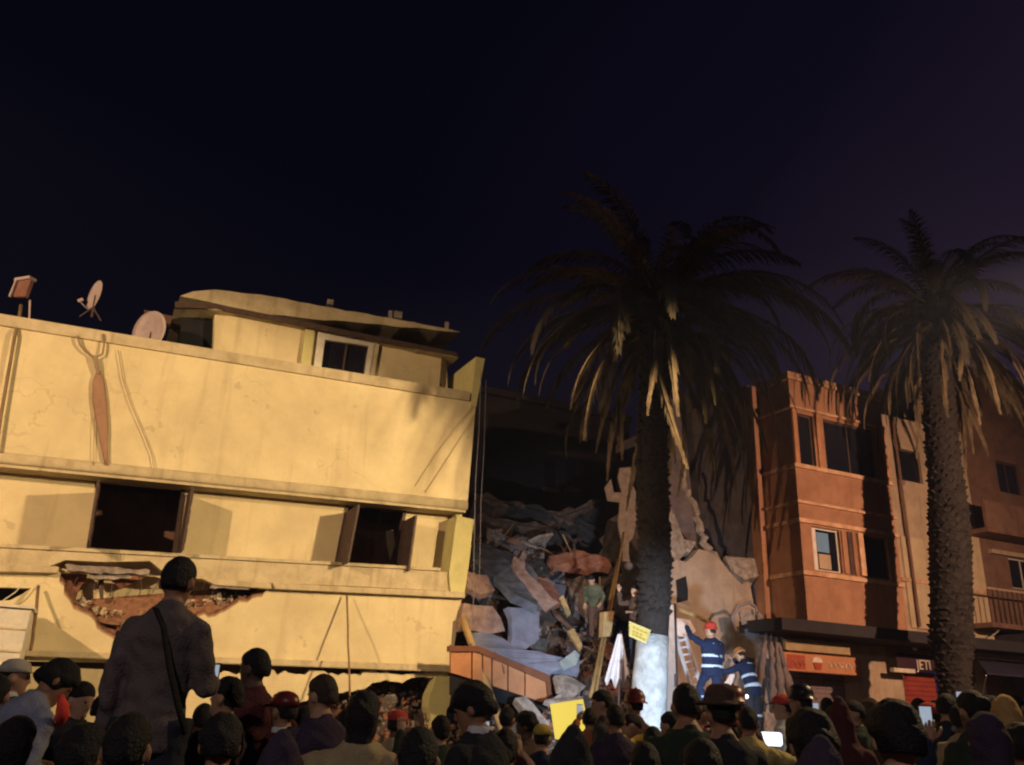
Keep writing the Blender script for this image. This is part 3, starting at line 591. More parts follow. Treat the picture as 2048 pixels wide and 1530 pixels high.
slab('fallen_slab', [(1090, 1400, 1.9), (1130, 1385, 1.7), (1168, 1392, 1.7), (1120, 1412, 2.0)], .12, CONC2, 'flat pale slab under the debris, above the yellow board')
slab('sheet_metal', [(1120, 1322, 1.0), (1150, 1300, .8), (1160, 1310, .8), (1152, 1330, 1.0), (1130, 1340, 1.1)], .05, mat('pale_blue_sheet', (.34, .40, .42), .6), 'crumpled pale blue sheet on the heap below the flat slab', 'sheet')
for (pts, l_) in (([(948, 985, -6.5), (1080, 1010, -6), (1215, 1062, -5.6), (1215, 1076, -5.4), (1080, 1026, -5.8), (948, 1000, -6.3)], 'topmost of the dark collapsed floor slabs high in the gap'),
                  ([(950, 1030, -5.5), (1070, 1042, -5), (1180, 1092, -4.6), (1176, 1104, -4.4), (1070, 1058, -4.8), (950, 1046, -5.3)], 'second of the dark collapsed floor slabs high in the gap'),
                  ([(1090, 1040, -6), (1180, 1000, -6), (1262, 1012, -6), (1262, 1028, -5.8), (1180, 1016, -5.8), (1094, 1054, -5.8)], 'dark collapsed floor slab rising to the right towards the pale curtain')):
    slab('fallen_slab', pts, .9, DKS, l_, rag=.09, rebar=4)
slab('torn_masonry_piece', [(1196, 1110, -3.4), (1215, 1040, -3.6), (1240, 1020, -3.6), (1300, 990, -3.6), (1300, 1240, -2), (1230, 1230, -2), (1205, 1180, -2.6)], .3, DKS, 'dark torn wall piece standing just behind the near palm trunk', 'wall piece', rag=.10, rebar=4)
slab('torn_masonry_piece', [(1140, 1168, -1.8), (1168, 1150, -1.9), (1176, 1190, -1.6), (1200, 1240, -1.2), (1184, 1262, -1.0), (1150, 1220, -1.3)], .25, CONC, 'grey torn wall piece left of the bending rescuer on the heap', 'wall piece', rag=.07, rebar=3)
for i in range(60):
    u = rnd.uniform(.4, 5.2); w = rnd.uniform(-2.2, 2.4); s = rnd.uniform(.18, .5); o = bpy.data.objects.new('rubble_plate', SL[i % 8]); link(o); o.location = W(u, w, mound_h(u, w) + rnd.uniform(.25, .6)); o.rotation_euler = (rnd.uniform(-1.2, 1.2), rnd.uniform(-1.0, 1.0), rnd.uniform(0, 6.28)); o.scale = (s * 1.3, s * .8, s * .35)
    o.material_slots[0].link = 'OBJECT'; o.material_slots[0].material = (CONC, CONC2, DKS, BRICK)[i % 4]
    nm_ = ('dark grey', 'pale dusty', 'near black', 'rust red')[i % 4]; tag(o, 'thin %s slab splinter lying on top of the large slabs in the gap' % nm_, 'slab splinter', nm_ + ' slab splinters in the gap')
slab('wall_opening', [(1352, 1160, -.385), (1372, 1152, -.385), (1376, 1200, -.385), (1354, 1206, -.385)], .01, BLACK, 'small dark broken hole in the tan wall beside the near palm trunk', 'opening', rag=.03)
# ---- orange board fence leaning out of the rubble
E = empty('board_fence', P(1000, 1400, 1.0), 'slanting orange board panel with dark joints and top rail right of the cream corner', 'fence')
OR = mat('orange_boards', (.46, .22, .11), .8, (.36, .16, .08), 3, .3)
def fy_top(x): return 1300 + max(0, (x - 955)) * .40
def fy_bot(x): return 1345 + max(0, (x - 905)) * .33
xs = [900, 944, 965, 984, 1016, 1050, 1096]
for a, b in zip(xs[:-1], xs[1:]):
    c = MB(); i0, i1 = a + 1.6, b - 1.6; c.prism([uz(i0, fy_bot(i0), 1.0), uz(i1, fy_bot(i1), 1.0), uz(i1, fy_top(i1), 1.0), uz(i0, fy_top(i0), 1.0)], .92, 1.0); build('board', c, OR, E)
c = MB(); c.prism([uz(898, 1292, 1.03), uz(955, 1292, 1.03), uz(1098, 1350, 1.03), uz(1106, 1410, 1.03), uz(1096, 1410, 1.03), uz(1092, 1364, 1.03), uz(953, 1303, 1.03), uz(898, 1303, 1.03)], .9, 1.06); build('top_rail', c, mat('rust_brown_rail', (.17, .065, .035), .8), E)
c = MB(); c.prism([uz(900, 1290, .9), uz(1096, 1350, .9), uz(1096, 1420, .9), uz(900, 1390, .9)], .86, .90); build('backing', c, BLACK, E)
# ---- right of the near palm: cracked walls of the collapsed rooms
slab('cracked_wall', [(1325, 1150, -.4), (1350, 1118, -.4), (1372, 1124, -.4), (1398, 1098, -.4), (1440, 1118, -.4), (1462, 1146, -.4), (1500, 1166, -.4), (1516, 1240, -.4), (1524, 1330, -.4), (1528, 1440, -.4), (1330, 1450, -.4), (1322, 1250, -.4)], .25, mat('tan_plaster', (.36, .28, .22), .92, (.25, .19, .15), 1.6, .25, 30, stains=.6), 'large tan plaster wall with a ragged top behind the firefighters', 'wall', rag=.05)
slab('upper_room_wall', [(1318, 800, -3.2), (1528, 770, -3.2), (1530, 1150, -2.6), (1440, 1120, -2.6), (1400, 1110, -2.7), (1360, 1060, -2.8), (1316, 1000, -2.9)], .25, PURP, 'dim grey purple room wall exposed above the tan wall', 'wall', rag=.05)
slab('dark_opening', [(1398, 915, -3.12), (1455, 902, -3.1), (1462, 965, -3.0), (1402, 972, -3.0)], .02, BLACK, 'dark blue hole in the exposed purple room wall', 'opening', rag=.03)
slab('wall_fragment', [(1330, 1012, -1.2), (1345, 1020, -1.2), (1368, 1078, -1.0), (1392, 1084, -1.0), (1384, 1100, -.9), (1345, 1132, -.8), (1326, 1100, -.9)], .15, CONC2, 'triangular pale wall fragment beside the near palm trunk', 'wall fragment')
def drape(name, pts, r0, r1, m_, label, cat, seg=7, w_wob=.03):
    c = MB(); Q = [P(*p) for p in pts]; q_ = []
    for i in range(len(Q) - 1):
        for k in range(4):
            q_.append(Q[i].lerp(Q[i + 1], k / 4) + Vector((rnd.uniform(-1, 1), rnd.uniform(-1, 1), rnd.uniform(-1, 1))) * w_wob)
    q_.append(Q[-1]); n = len(q_); rr_ = [(r0 + (r1 - r0) * i / (n - 1)) * rnd.uniform(.7, 1.25) for i in range(n)]
    torn = name == 'torn_slab_edge'
    c.tube(q_, [(a_, a_ * .6) for a_ in rr_] if torn else rr_, 5 if torn else seg); return tag(build(name, c, m_, smooth=not torn), label, cat)
drape('torn_slab_edge', [(1362, 925, -1.8), (1370, 975, -1.8), (1385, 1005, -1.6), (1398, 1050, -1.3), (1408, 1090, -1.1), (1432, 1120, -.8), (1470, 1150, -.6), (1500, 1175, -.5)], .09, .16, CONC2, 'pale torn slab edge curving down from the dim room to the tan wall', 'slab edge', w_wob=.07)
drape('torn_slab_edge', [(1498, 985, -1.0), (1506, 1050, -.8), (1512, 1120, -.6), (1520, 1180, -.4), (1526, 1260, -.2), (1528, 1310, 0)], .13, .17, CONC2, 'pale torn wall end running down the left side of the terracotta bay', 'slab edge', w_wob=.06)
slab('balcony_stub', [(1450, 1112, -.5), (1520, 1118, -.3), (1524, 1150, -.2), (1490, 1160, -.2), (1462, 1140, -.3)], .5, CONC2, 'broken concrete stub projecting at the ragged top right of the tan wall', 'balcony stub')
slab('broken_column', [(1528, 1300, .2), (1560, 1290, .2), (1572, 1380, .4), (1580, 1470, .6), (1530, 1470, .6), (1522, 1380, .4)], .4, CONC2, 'broken pale column standing at the foot of the terracotta building', 'column', rag=.07)
CL = mat('dusty_cloth', (.22, .17, .16), .95, (.13, .10, .10), 8, .6, 30)
for i, (x0, x1, l_) in enumerate(((1532, 1515, 'leftmost'), (1542, 1545, 'second'), (1552, 1562, 'third'), (1556, 1582, 'rightmost'))):
    drape('hanging_cloth', [(x0, 1262 + i * 6, .7), (x0 + (x1 - x0) * .3, 1310, .9), (x0 + (x1 - x0) * .7, 1355, 1.0), (x1, 1405, 1.1)], .05, .12, CL, l_ + ' of four dusty cloth folds hanging at the left of the fast food sign', 'cloth', w_wob=.02)
drape('bent_pipe', [(1472, 1262, .5), (1464, 1235, .5), (1476, 1212, .5), (1500, 1205, .5), (1512, 1215, .5), (1514, 1225, .5)], .05, .05, mat('grey_pipe', (.22, .18, .19), .7), 'grey bent pipe loop on the tan wall right of the firefighter on the ladder', 'pipe', w_wob=.005)
slab('hung_panel', [(1478, 1222, .35), (1508, 1218, .35), (1512, 1245, .35), (1484, 1250, .35)], .04, CONC2, 'small pale panel hanging inside the bent pipe loop', 'panel', rag=.01)
slab('hung_panel', [(1490, 1258, .35), (1520, 1254, .35), (1518, 1272, .35), (1494, 1276, .35)], .04, mat('slate_panel', (0, 0, 0)), 'grey panel with a pale stripe below the bent pipe loop', 'panel', rag=.01)
# pale cloth hanging high in the gap
CLP = mat('pale_grimy_cloth', (.30, .24, .21), .95, (.18, .14, .13), 6, .5, 25)
slab('hanging_curtain', [(1240, 936, -2), (1262, 934, -2), (1262, 960, -2), (1272, 985, -2), (1272, 1030, -1.95), (1266, 1075, -1.9), (1258, 1085, -1.9), (1260, 1124, -1.9), (1246, 1122, -1.9), (1243, 1080, -1.9), (1236, 1040, -1.95), (1240, 1005, -2), (1216, 1002, -2), (1210, 975, -2), (1222, 958, -2), (1228, 985, -2), (1244, 985, -2), (1236, 955, -2)], .05, CLP, 'pale grimy curtain hanging high in the gap left of the near palm trunk', 'curtain', rag=.03)
c = MB(); c.ball(P(1257, 1132, -1.9), .13); tag(build('knotted_bundle', c, mat('slate_panel', (0, 0, 0)), smooth=True), 'small blue grey bundle at the lower end of the pale grimy curtain', 'bundle')
# ladder-like timbers left of the palm
for i, (a, b, l_) in enumerate((((1248, 1065, -1.2), (1190, 1400, 1.9), 'thick steep timber on the heap, right one of the pair left of the white sheet'), ((1236, 1120, -1.0), (1182, 1395, 1.9), 'thin steep timber on the heap, left one of the pair left of the white sheet'))):
    pole('leaning_timber', P(*a), P(*b), .05 if i else .035, mat('ochre_timber', (.30, .19, .07), .8, (.2, .12, .05), 5), l_, 'timber', 'timbers leaning on the heap')
c = MB(); c.prism(jag([uz(x, y, 1.2) for x, y in ((1208, 1224), (1228, 1222), (1222, 1272), (1206, 1274))], .01, .2), 1.0, 1.2); tag(build('board', c, WOOD), 'short orange brown board fixed between the leaning timbers', 'board')
# white sheet
c = MB(); vs = []; fs = []; nx, nz_ = 14, 16
for j in range(nz_ + 1):
    t = j / nz_; xl = 1236 - 26 * t; xr = 1244 + 16 * t
    for i in range(nx + 1):
        s_ = i / nx; x = xl + (xr - xl) * s_; y = 1268 + (100 - 20 * abs(s_ - .4) + 10 * math.sin(s_ * 19)) * t
        vs.append(P(x, y, 2.2 + .12 * math.sin(s_ * 14 + t) * t))
n0_ = len(vs); vs2 = [v - WD * .012 for v in vs]
for j in range(nz_):
    for i in range(nx): a = j * (nx + 1) + i; fs.append((a, a + 1, a + nx + 2, a + nx + 1)); fs.append((a + n0_, a + nx + 1 + n0_, a + nx + 2 + n0_, a + 1 + n0_))
c.add(vs + vs2, fs); tag(build('white_sheet', c, mat('white_cloth', (.72, .68, .70), .9, (.6, .55, .58), 5, .3), smooth=True), 'bright white sheet hanging in folds just left of the near palm base', 'sheet')
pole('sheet_post', P(1241, 1262, 2.15), P(1236, 1470, 2.3), .025, DARKB, 'dark post carrying the bright white sheet', 'post')
# metal cabinet right behind the palm base
E = empty('metal_cabinet', P(1338, 1470, 2.6), 'tall blue grey metal cabinet standing right behind the near palm base', 'cabinet')
a = uz(1322, 1300, 2.8)[0]; b_ = uz(1351, 1300, 2.8)[0]; zt_ = uz(1340, 1208, 2.8)[1]
c = MB(); c.wbox(a, b_, 2.3, 2.8, 0, zt_); build('cabinet_body', c, METAL, E, bevel=.01)
c = MB(); c.wbox(a + .03, b_ - .03, 2.803, 2.82, .1, zt_ - .08); d_ = build('door', c, METAL, E)
c = MB(); c.wbox(b_ - .07, b_ - .05, 2.822, 2.85, zt_ * .55, zt_ * .62); build('handle', c, DARKB, d_)
c = MB(); c.wbox(b_, b_ + .03, 2.25, 2.84, 0, zt_ + .02); build('cabinet_edge', c, DARKB, E)
# beam held out by the firefighter
c = MB(); c.tube([P(1356, 1218, 2.2), P(1394, 1232, 2.2), P(1430, 1252, 2.4)], [(.06, .05)] * 3, 4); tag(build('plank', c, WOOD), 'pale plank wedged between the metal cabinet and the red helmet', 'plank')
slab('plaster_sack', [(1354, 1236, 1.2), (1380, 1240, 1.2), (1392, 1262, 1.3), (1374, 1276, 1.4), (1354, 1270, 1.4)], .3, mat('white_cloth', (0, 0, 0)), 'whitish crumpled sack behind the top of the ladder', 'sack', rag=.05)
slab('fallen_slab', [(1440, 1380, 2.5), (1462, 1345, 2.4), (1470, 1350, 2.4), (1452, 1395, 2.6)], .1, mat('white_cloth', (0, 0, 0)), 'bright white plaster piece right of the ladder firefighter', rag=.02)
slab('fallen_slab', [(1430, 1400, 2.6), (1466, 1372, 2.5), (1480, 1400, 2.6), (1450, 1430, 2.8)], .1, CONC2, 'pale slab piece at the feet of the ladder firefighter')
# pale debris heap lit white, bottom right of the palm
# ladder
E = empty('ladder', P(1395, 1430, 3.0), 'grey metal ladder leaning between the near palm and the firefighter', 'ladder')
LADM = mat('pale_ladder_paint', (.60, .60, .66), .5, (.5, .5, .56), 6, .05)
la0, la1 = P(1352, 1275, 1.9), P(1404, 1445, 3.3); lb0, lb1 = P(1371, 1272, 1.9), P(1424, 1440, 3.3)
for a, b in ((la0, la1), (lb0, lb1)):
    c = MB(); c.tube([a, b], (.05, .03), 4); build('rail', c, LADM, E)
for i in range(11):
    t = (i + .5) / 11; c = MB(); c.tube([la0.lerp(la1, t), lb0.lerp(lb1, t)], .024, 6); build('rung', c, LADM, E)
# yellow board
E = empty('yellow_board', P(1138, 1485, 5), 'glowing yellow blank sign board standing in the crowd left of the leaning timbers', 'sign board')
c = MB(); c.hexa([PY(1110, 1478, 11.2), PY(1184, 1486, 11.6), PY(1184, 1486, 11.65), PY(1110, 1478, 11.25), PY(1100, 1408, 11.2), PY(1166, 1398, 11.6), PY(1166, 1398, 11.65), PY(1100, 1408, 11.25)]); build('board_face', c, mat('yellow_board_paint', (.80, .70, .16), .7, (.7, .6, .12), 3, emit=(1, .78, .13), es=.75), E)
c = MB(); c.tube([PY(1140, 1440, 11.5), PY(1140, 1440, 11.5) * 1 + Vector((0, 0, -PY(1140, 1440, 11.5).z))], .02, 6); build('board_post', c, WOODD, E)
# dark rear building beyond the gap
E = empty('rear_building', W(4, -16, 0), 'unlit rear building behind the rubble gap with two pale window sills', 'building')
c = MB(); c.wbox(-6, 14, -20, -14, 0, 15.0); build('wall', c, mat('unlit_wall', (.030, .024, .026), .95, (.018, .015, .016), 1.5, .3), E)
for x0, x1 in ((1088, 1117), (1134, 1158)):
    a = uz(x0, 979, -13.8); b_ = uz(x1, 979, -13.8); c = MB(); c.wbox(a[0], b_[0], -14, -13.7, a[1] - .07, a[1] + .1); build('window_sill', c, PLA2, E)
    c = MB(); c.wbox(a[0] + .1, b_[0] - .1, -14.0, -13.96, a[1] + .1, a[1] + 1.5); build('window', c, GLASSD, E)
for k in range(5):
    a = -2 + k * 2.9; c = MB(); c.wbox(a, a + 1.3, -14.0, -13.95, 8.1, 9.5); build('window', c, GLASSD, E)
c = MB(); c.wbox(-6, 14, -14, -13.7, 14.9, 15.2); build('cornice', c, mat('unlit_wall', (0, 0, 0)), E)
# ================================================================== terracotta building
T = empty('terracotta_apartment_building', W(13, -2, 0), 'terracotta apartment building with a projecting bay and shops below', 'building')
wb = 1.3
U = lambda x, y=1000, w=0: uz(x, y, w)[0]
Z = lambda x, y, w=0: uz(x, y, w)[1]
bu0 = (U(1592, 900, wb) + U(1608, 1200, wb)) / 2; bu1 = (U(1782, 900, wb) + U(1796, 1200, wb)) / 2
zb = Z(1700, 1252, wb); ztp = Z(1680, 775, wb)
def zat(x, y): return Z(x, y, wb)
z_s2 = zat(1640, 940); z_b1t = zat(1660, 1014); z_b1b = zat(1660, 1050); z_s1 = zat(1660, 1152); z_w2t = zat(1700, 850)
def wall_rect(mb, u0, u1, z0, z1, w0, w1, holes=()):
    mb.prism([(u0, z0), (u1, z0), (u1, z1), (u0, z1)], w0, w1, [[(a, c_), (b, c_), (b, d_), (a, d_)] for a, b, c_, d_ in holes])
# window openings of the bay front
L = bu1 - bu0; w1a = (bu0 + L * .11, bu0 + L * .39, z_s1 + .12, z_b1b - .12); w1b = (bu0 + L * .62, bu0 + L * .90, z_s1 + .12, z_b1b - .15)
w2a = (bu0 + L * .06, bu0 + L * .22, z_s2 + .08, z_w2t); w2b = (bu0 + L * .33, bu0 + L * .88, z_s2 + .08, z_w2t)
c = MB(); wall_rect(c, bu0, bu1, zb, ztp, wb - .2, wb, [w1a, w1b, w2a, w2b]); build('bay_front', c, RED, T)
side_h = [(-.0, 0)]
c = MB()
# left side face of the bay (perpendicular), with a window low down
c.hexa([W(bu0, -.0, zb), W(bu0, wb - .2, zb), W(bu0 + .2, wb - .2, zb), W(bu0 + .2, 0, zb), W(bu0, 0, ztp), W(bu0, wb - .2, ztp), W(bu0 + .2, wb - .2, ztp), W(bu0 + .2, 0, ztp)]); build('bay_side', c, RED, T)
c = MB(); c.hexa([W(bu1 - .2, -.0, zb), W(bu1 - .2, wb - .2, zb), W(bu1, wb - .2, zb), W(bu1, 0, zb), W(bu1 - .2, 0, ztp), W(bu1 - .2, wb - .2, ztp), W(bu1, wb - .2, ztp), W(bu1, 0, ztp)]); build('bay_side', c, RED, T)
c = MB(); c.wbox(bu0 - .006, bu0 - .002, .35, .95, z_s1 + .1, z_b1b - .1); side_unused = c
c = MB(); c.wbox(bu0 + .2, bu1 - .2, 0, wb - .2, zb, zb + .15); build('bay_floor', c, BRW, T)
c = MB(); c.wbox(bu0 + .2, bu1 - .2, 0, wb - .2, (z_b1t + z_b1b) / 2 - .1, (z_b1t + z_b1b) / 2 + .1); build('bay_floor', c, BRW, T)
c = MB(); c.wbox(bu0, bu1, 0, wb - .0, ztp + .0, ztp + .12); build('bay_roof', c, REDT, T)
def band(z, h=.09, out=.07):
    c = MB(); c.wbox(bu0 - .05, bu1 + .05, wb, wb + out, z - h / 2, z + h / 2); build('string_course', c, REDT, T)
    c = MB(); c.wbox(bu0 - out, bu0 - .002, 0, wb + out - .003, z - h / 2, z + h / 2); build('string_course', c, REDT, T)
for z, h in ((z_s1, .12), (z_b1t, .08), (z_b1b, .12), (z_s2, .12), (w2b[3] + .15, .07), (ztp - .1, .1)): band(z, h)
def window(u0, u1, z0, z1, w, parent, frame=WHT, glass=GLASSD, mull=1, back=.16):
    c = MB(); t = .05; wall_rect(c, u0, u1, z0, z1, w - back, w - back + .06, [(u0 + t, u1 - t, z0 + t, z1 - t)])
    for k in range(mull):
        um = u0 + (u1 - u0) * (k + 1) / (mull + 1); c.wbox(um - .025, um + .025, w - back + .001, w - back + .055, z0 + t, z1 - t)
    f = build('window_frame', c, frame, parent)
    c = MB(); c.wbox(u0 + t, u1 - t, w - back + .015, w - back + .03, z0 + t, z1 - t); build('window_pane', c, glass, f)
    return f
f = window(*w1a, wb, T, mull=0)
# lit curtain and blue pane in the left window
gl = mat('lit_blue_pane', (.12, .16, .20), .3, emit=(.25, .42, .55), es=.22, bump=0); wp_ = mat('white_curtain', (.75, .66, .62), .9)
u0, u1, z0, z1 = w1a
c = MB(); c.wbox(u0 + .06, u0 + .24, wb - .12, wb - .10, z0 + .05, z1 - .05); build('curtain', c, wp_, f)
c = MB(); c.wbox(u0 + .28, u0 + .28 + (u1 - u0) * .42, wb - .125, wb - .11, z0 + (z1 - z0) * .45, z1 - .12); build('lit_pane', c, gl, f)
c = MB(); c.wbox(u0 + .28, u0 + .28 + (u1 - u0) * .42, wb - .12, wb - .09, z0 + .08, z0 + (z1 - z0) * .40); build('lower_panel', c, BEI, f)
window(*w1b, wb, T, frame=DARKB, mull=0)
window(*w2a, wb, T, frame=DARKB, mull=0)
window(*w2b, wb, T, frame=DARKB, mull=1)
# brown folded shutters between
for k, (fa, fb) in enumerate(((.40, .45), (.46, .50), (.51, .54), (.56, .61))):
    c = MB(); c.wbox(bu0 + L * fa, bu0 + L * fb, wb + .003, wb + .05 + .05 * (k == 3), w1a[2], w1a[3]); build('shutter', c, [RED, DARKB, RED, REDT][k], T)
for u_ in (bu0, bu1 - .14, bu0 + L * .24):
    c = MB(); c.wbox(u_ + .01, u_ + .14, wb + .002, wb + .05, z_s2 + .07, w2b[3] + .1); build('pilaster', c, mat('orange_pilaster', (.52, .24, .12), .9), T)
# main wall left and right of the bay
ur1 = U(1958, 1100); uw0 = U(1512, 900)
zrt = Z(1900, 800)
hb = [(U(1793, 930), U(1842, 930), Z(1815, 962), Z(1815, 900)), (U(1831, 1140), U(1850, 1140), Z(1840, 1160), Z(1840, 1120))]
c = MB(); wall_rect(c, bu0 - .0, ur1, 0, ztp + .1, -.25, -.003, [hb[0], hb[1]] + [(U(1588, 1375), U(1700, 1375), .02, Z(1640, 1348)), (U(1808, 1375), U(1958, 1375) - .1, .02, Z(1850, 1340))]); build('main_wall', c, BEI, T)
c = MB(); c.wbox(bu1 + .02, ur1, .0, .05, Z(1880, 1150), Z(1880, 1080)); 
for a, b, z0, z1 in hb: window(a, b, z0, z1, 0, T, frame=DARKB, mull=0)
c = MB(); c.wbox(uw0, bu0 - .02, -.4, -.01, 0, ztp); build('party_wall', c, RED, T)
c = MB(); c.wbox(uw0, ur1, -8, -7.8, 0, ztp); c2 = build('rear_wall', c, BRW, T)
c = MB(); c.wbox(uw0, uw0 + .2, -7.8, -.41, 0, ztp); build('side_wall', c, PURP, T)
c = MB(); c.wbox(uw0, ur1, -8, -.25, ztp, ztp + .1); build('roof', c, BRW, T)
# ledges on main wall right of bay
for (x, y) in ((1830, 1163), (1925, 1180), (1925, 1252)):
    z = Z(x, y); a = U(x - 30, y) if x < 1900 else U(1905, y); b_ = U(1853, y) if x < 1900 else ur1; c = MB(); c.wbox(max(a, bu1 + .05), b_, 0, .1, z - .05, z + .06); build('string_course', c, REDT, T)
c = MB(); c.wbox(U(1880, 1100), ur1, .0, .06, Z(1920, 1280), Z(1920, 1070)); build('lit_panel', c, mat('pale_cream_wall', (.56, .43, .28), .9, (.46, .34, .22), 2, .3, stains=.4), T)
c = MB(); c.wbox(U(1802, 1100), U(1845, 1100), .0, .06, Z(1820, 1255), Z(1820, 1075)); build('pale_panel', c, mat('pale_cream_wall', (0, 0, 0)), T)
c = MB(); c.tube([W(U(1798), .15, Z(1798, 830)), W(U(1800), .15, Z(1800, 1250))], .05, 8); build('drainpipe', c, BRW, T)
# dark canopy slab above the shops
za = Z(1700, 1262, 1.8); c = MB(); c.wbox(U(1560, 1270, 1.6), ur1 + .3, .0, 1.7, zb - .32, zb - .01); build('canopy', c, mat('dark_canopy', (.035, .03, .035), .9), T)
# shops
SG = MB()
def sign_panel(px0, px1, py0, py1, w, m_, name, label, th=.12):
    a = uz(px0, (py0 + py1) / 2, w); b = uz(px1, (py0 + py1) / 2, w); z0 = Z((px0 + px1) / 2, py1, w); z1 = Z((px0 + px1) / 2, py0, w)
    E = empty(name, W((a[0] + b[0]) / 2, w, z0), label, 'sign'); c = MB(); c.wbox(a[0], b[0], w - th, w, z0, z1); build('panel', c, m_, E, bevel=.01); return E, a[0], b[0], z0, z1
E, s0, s1, z0, z1 = sign_panel(1568, 1722, 1310, 1346, .9, mat('orange_sign', (.52, .22, .11), .6, (.44, .18, .09), 2), 'shop_sign', 'orange shop sign with a white cup emblem under the terracotta bay')
LS = s1 - s0; HS = z1 - z0
c = MB(); c.wbox(s0 + LS * .04, s0 + LS * .26, .902, .915, z0 + HS * .12, z0 + HS * .88); build('red_patch', c, mat('sign_red', (.42, .07, .04), .6), E)
c = MB(); c.prism([(s0 + LS * .42 + HS * .40 * math.cos(a), z0 + HS * .62 + HS * .24 * math.sin(a)) for a in [i * math.pi / 8 for i in range(16)]], .902, .92); build('cup', c, mat('sign_white', (.75, .62, .50), .6), E)
c = MB(); c.prism([(s0 + LS * .42 - HS * .34, z0 + HS * .55), (s0 + LS * .42 - HS * .2, z0 + HS * .16), (s0 + LS * .42 + HS * .2, z0 + HS * .16), (s0 + LS * .42 + HS * .34, z0 + HS * .55)], .921, .935); build('cup_base', c, mat('sign_red', (0, 0, 0)), E)
def stroke(E, pts, r, m_, w):
    c = MB(); c.tube([W(a, w, b) for a, b in pts], r, 5); build('letter_stroke', c, m_, E, smooth=True)
sw_ = mat('sign_white', (0, 0, 0))
rs_ = random.Random(3)
for k in range(6):
    x = s0 + LS * (.56 + .068 * k); stroke(E, [(x, z0 + HS * .65), (x + LS * .02, z0 + HS * .35 + rs_.uniform(-.03, .03)), (x + LS * .045, z0 + HS * (.4 + .3 * rs_.random())), (x + LS * .06, z0 + HS * .45)], .018, sw_, .915)
for k in range(3):
    x = s0 + LS * (.08 + .06 * k); stroke(E, [(x, z0 + HS * .3), (x + LS * .02, z0 + HS * .7), (x + LS * .05, z0 + HS * .35)], .016, mat('orange_pilaster', (0, 0, 0)), .925)
E, *_ = sign_panel(1572, 1700, 1284, 1305, .85, mat('beige_board', (.42, .30, .17), .8, (.32, .22, .12), 3), 'fascia_board', 'plain beige fascia board above the orange shop sign')
def roller(px0, px1, py0, m_, label, w=-.1):
    a = U(px0, 1380, w); b = U(px1, 1380, w); z1 = Z((px0 + px1) / 2, py0, w); E = empty('roller_shutter', W((a + b) / 2, w, .13), label, 'shutter')
    n = 22
    for k in range(n):
        c = MB(); h = (z1 - .13) / n; c.wbox(a, b, w - .03, w + .012 * (1 if k % 2 else .6), .13 + k * h, .13 + (k + 1) * h - .012); build('slat', c, m_, E)
    c = MB(); c.wbox(a, b, w - .12, w - .05, .13, z1); build('guide', c, BLACK, E)
roller(1588, 1701, 1350, mat('grey_pink_shutter', (.25, .18, .19), .6), 'closed grey pink roller shutter below the orange shop sign')
roller(1809, 1872, 1344, mat('red_shutter', (.33, .055, .04), .6), 'closed dark red roller shutter left of the far palm trunk')
roller(1912, 1955, 1350, mat('red_shutter', (0, 0, 0)), 'closed dark red roller shutter right of the far palm trunk')
c = MB(); c.wbox(U(1700, 1380, .1), U(1722, 1380, .1), -.1, .15, 0, Z(1710, 1346, .1)); build('shop_pier', c, BEI, T)
# dark fascia with pale letters
E, s0, s1, z0, z1 = sign_panel(1795, 1945, 1312, 1342, .5, mat('dark_sign', (.05, .02, .035), .6), 'shop_sign', 'dark shop sign with pale capital letters crossed by the far palm trunk')
def text(s, px0, py0, py1, E, w, m_, nm='lettering', sx=1.0):
    cu = bpy.data.curves.new(nm, 'FONT'); cu.body = s; cu.size = 1; cu.extrude = .02
    to = bpy.data.objects.new(nm, cu); sc.collection.objects.link(to); dg = bpy.context.evaluated_depsgraph_get(); me = bpy.data.meshes.new_from_object(to.evaluated_get(dg)); bpy.data.objects.remove(to)
    za_, zb_ = Z(px0, py1, w), Z(px0, py0, w); h = (zb_ - za_) / .72; u_ = U(px0, (py0 + py1) / 2, w); off = wloc(E)
    for v in me.vertices: v.co = W(u_ + v.co.x * h * sx, w + v.co.z * .5, za_ + v.co.y * h) - off
    me.materials.clear(); me.materials.append(m_); o = bpy.data.objects.new(nm, me); link(o, E); return o
text('JETI', 1833, 1318, 1338, E, .512, sw_, sx=.95)
text('N', 1917, 1322, 1340, E, .512, sw_, sx=.9)
c = MB(); c.wbox(U(1786, 1342, .55), U(1828, 1342, .55), .45, .6, Z(1805, 1345, .55), Z(1805, 1337, .55)); build('tube_housing', c, sw_, E)
c = MB(); c.ball(P(1830, 1295, .8), .09); tag(build('wall_lamp', c, mat('lamp_glass', (.35, .33, .36), .5), smooth=True), 'small pale round wall lamp above the dark shop sign', 'lamp')
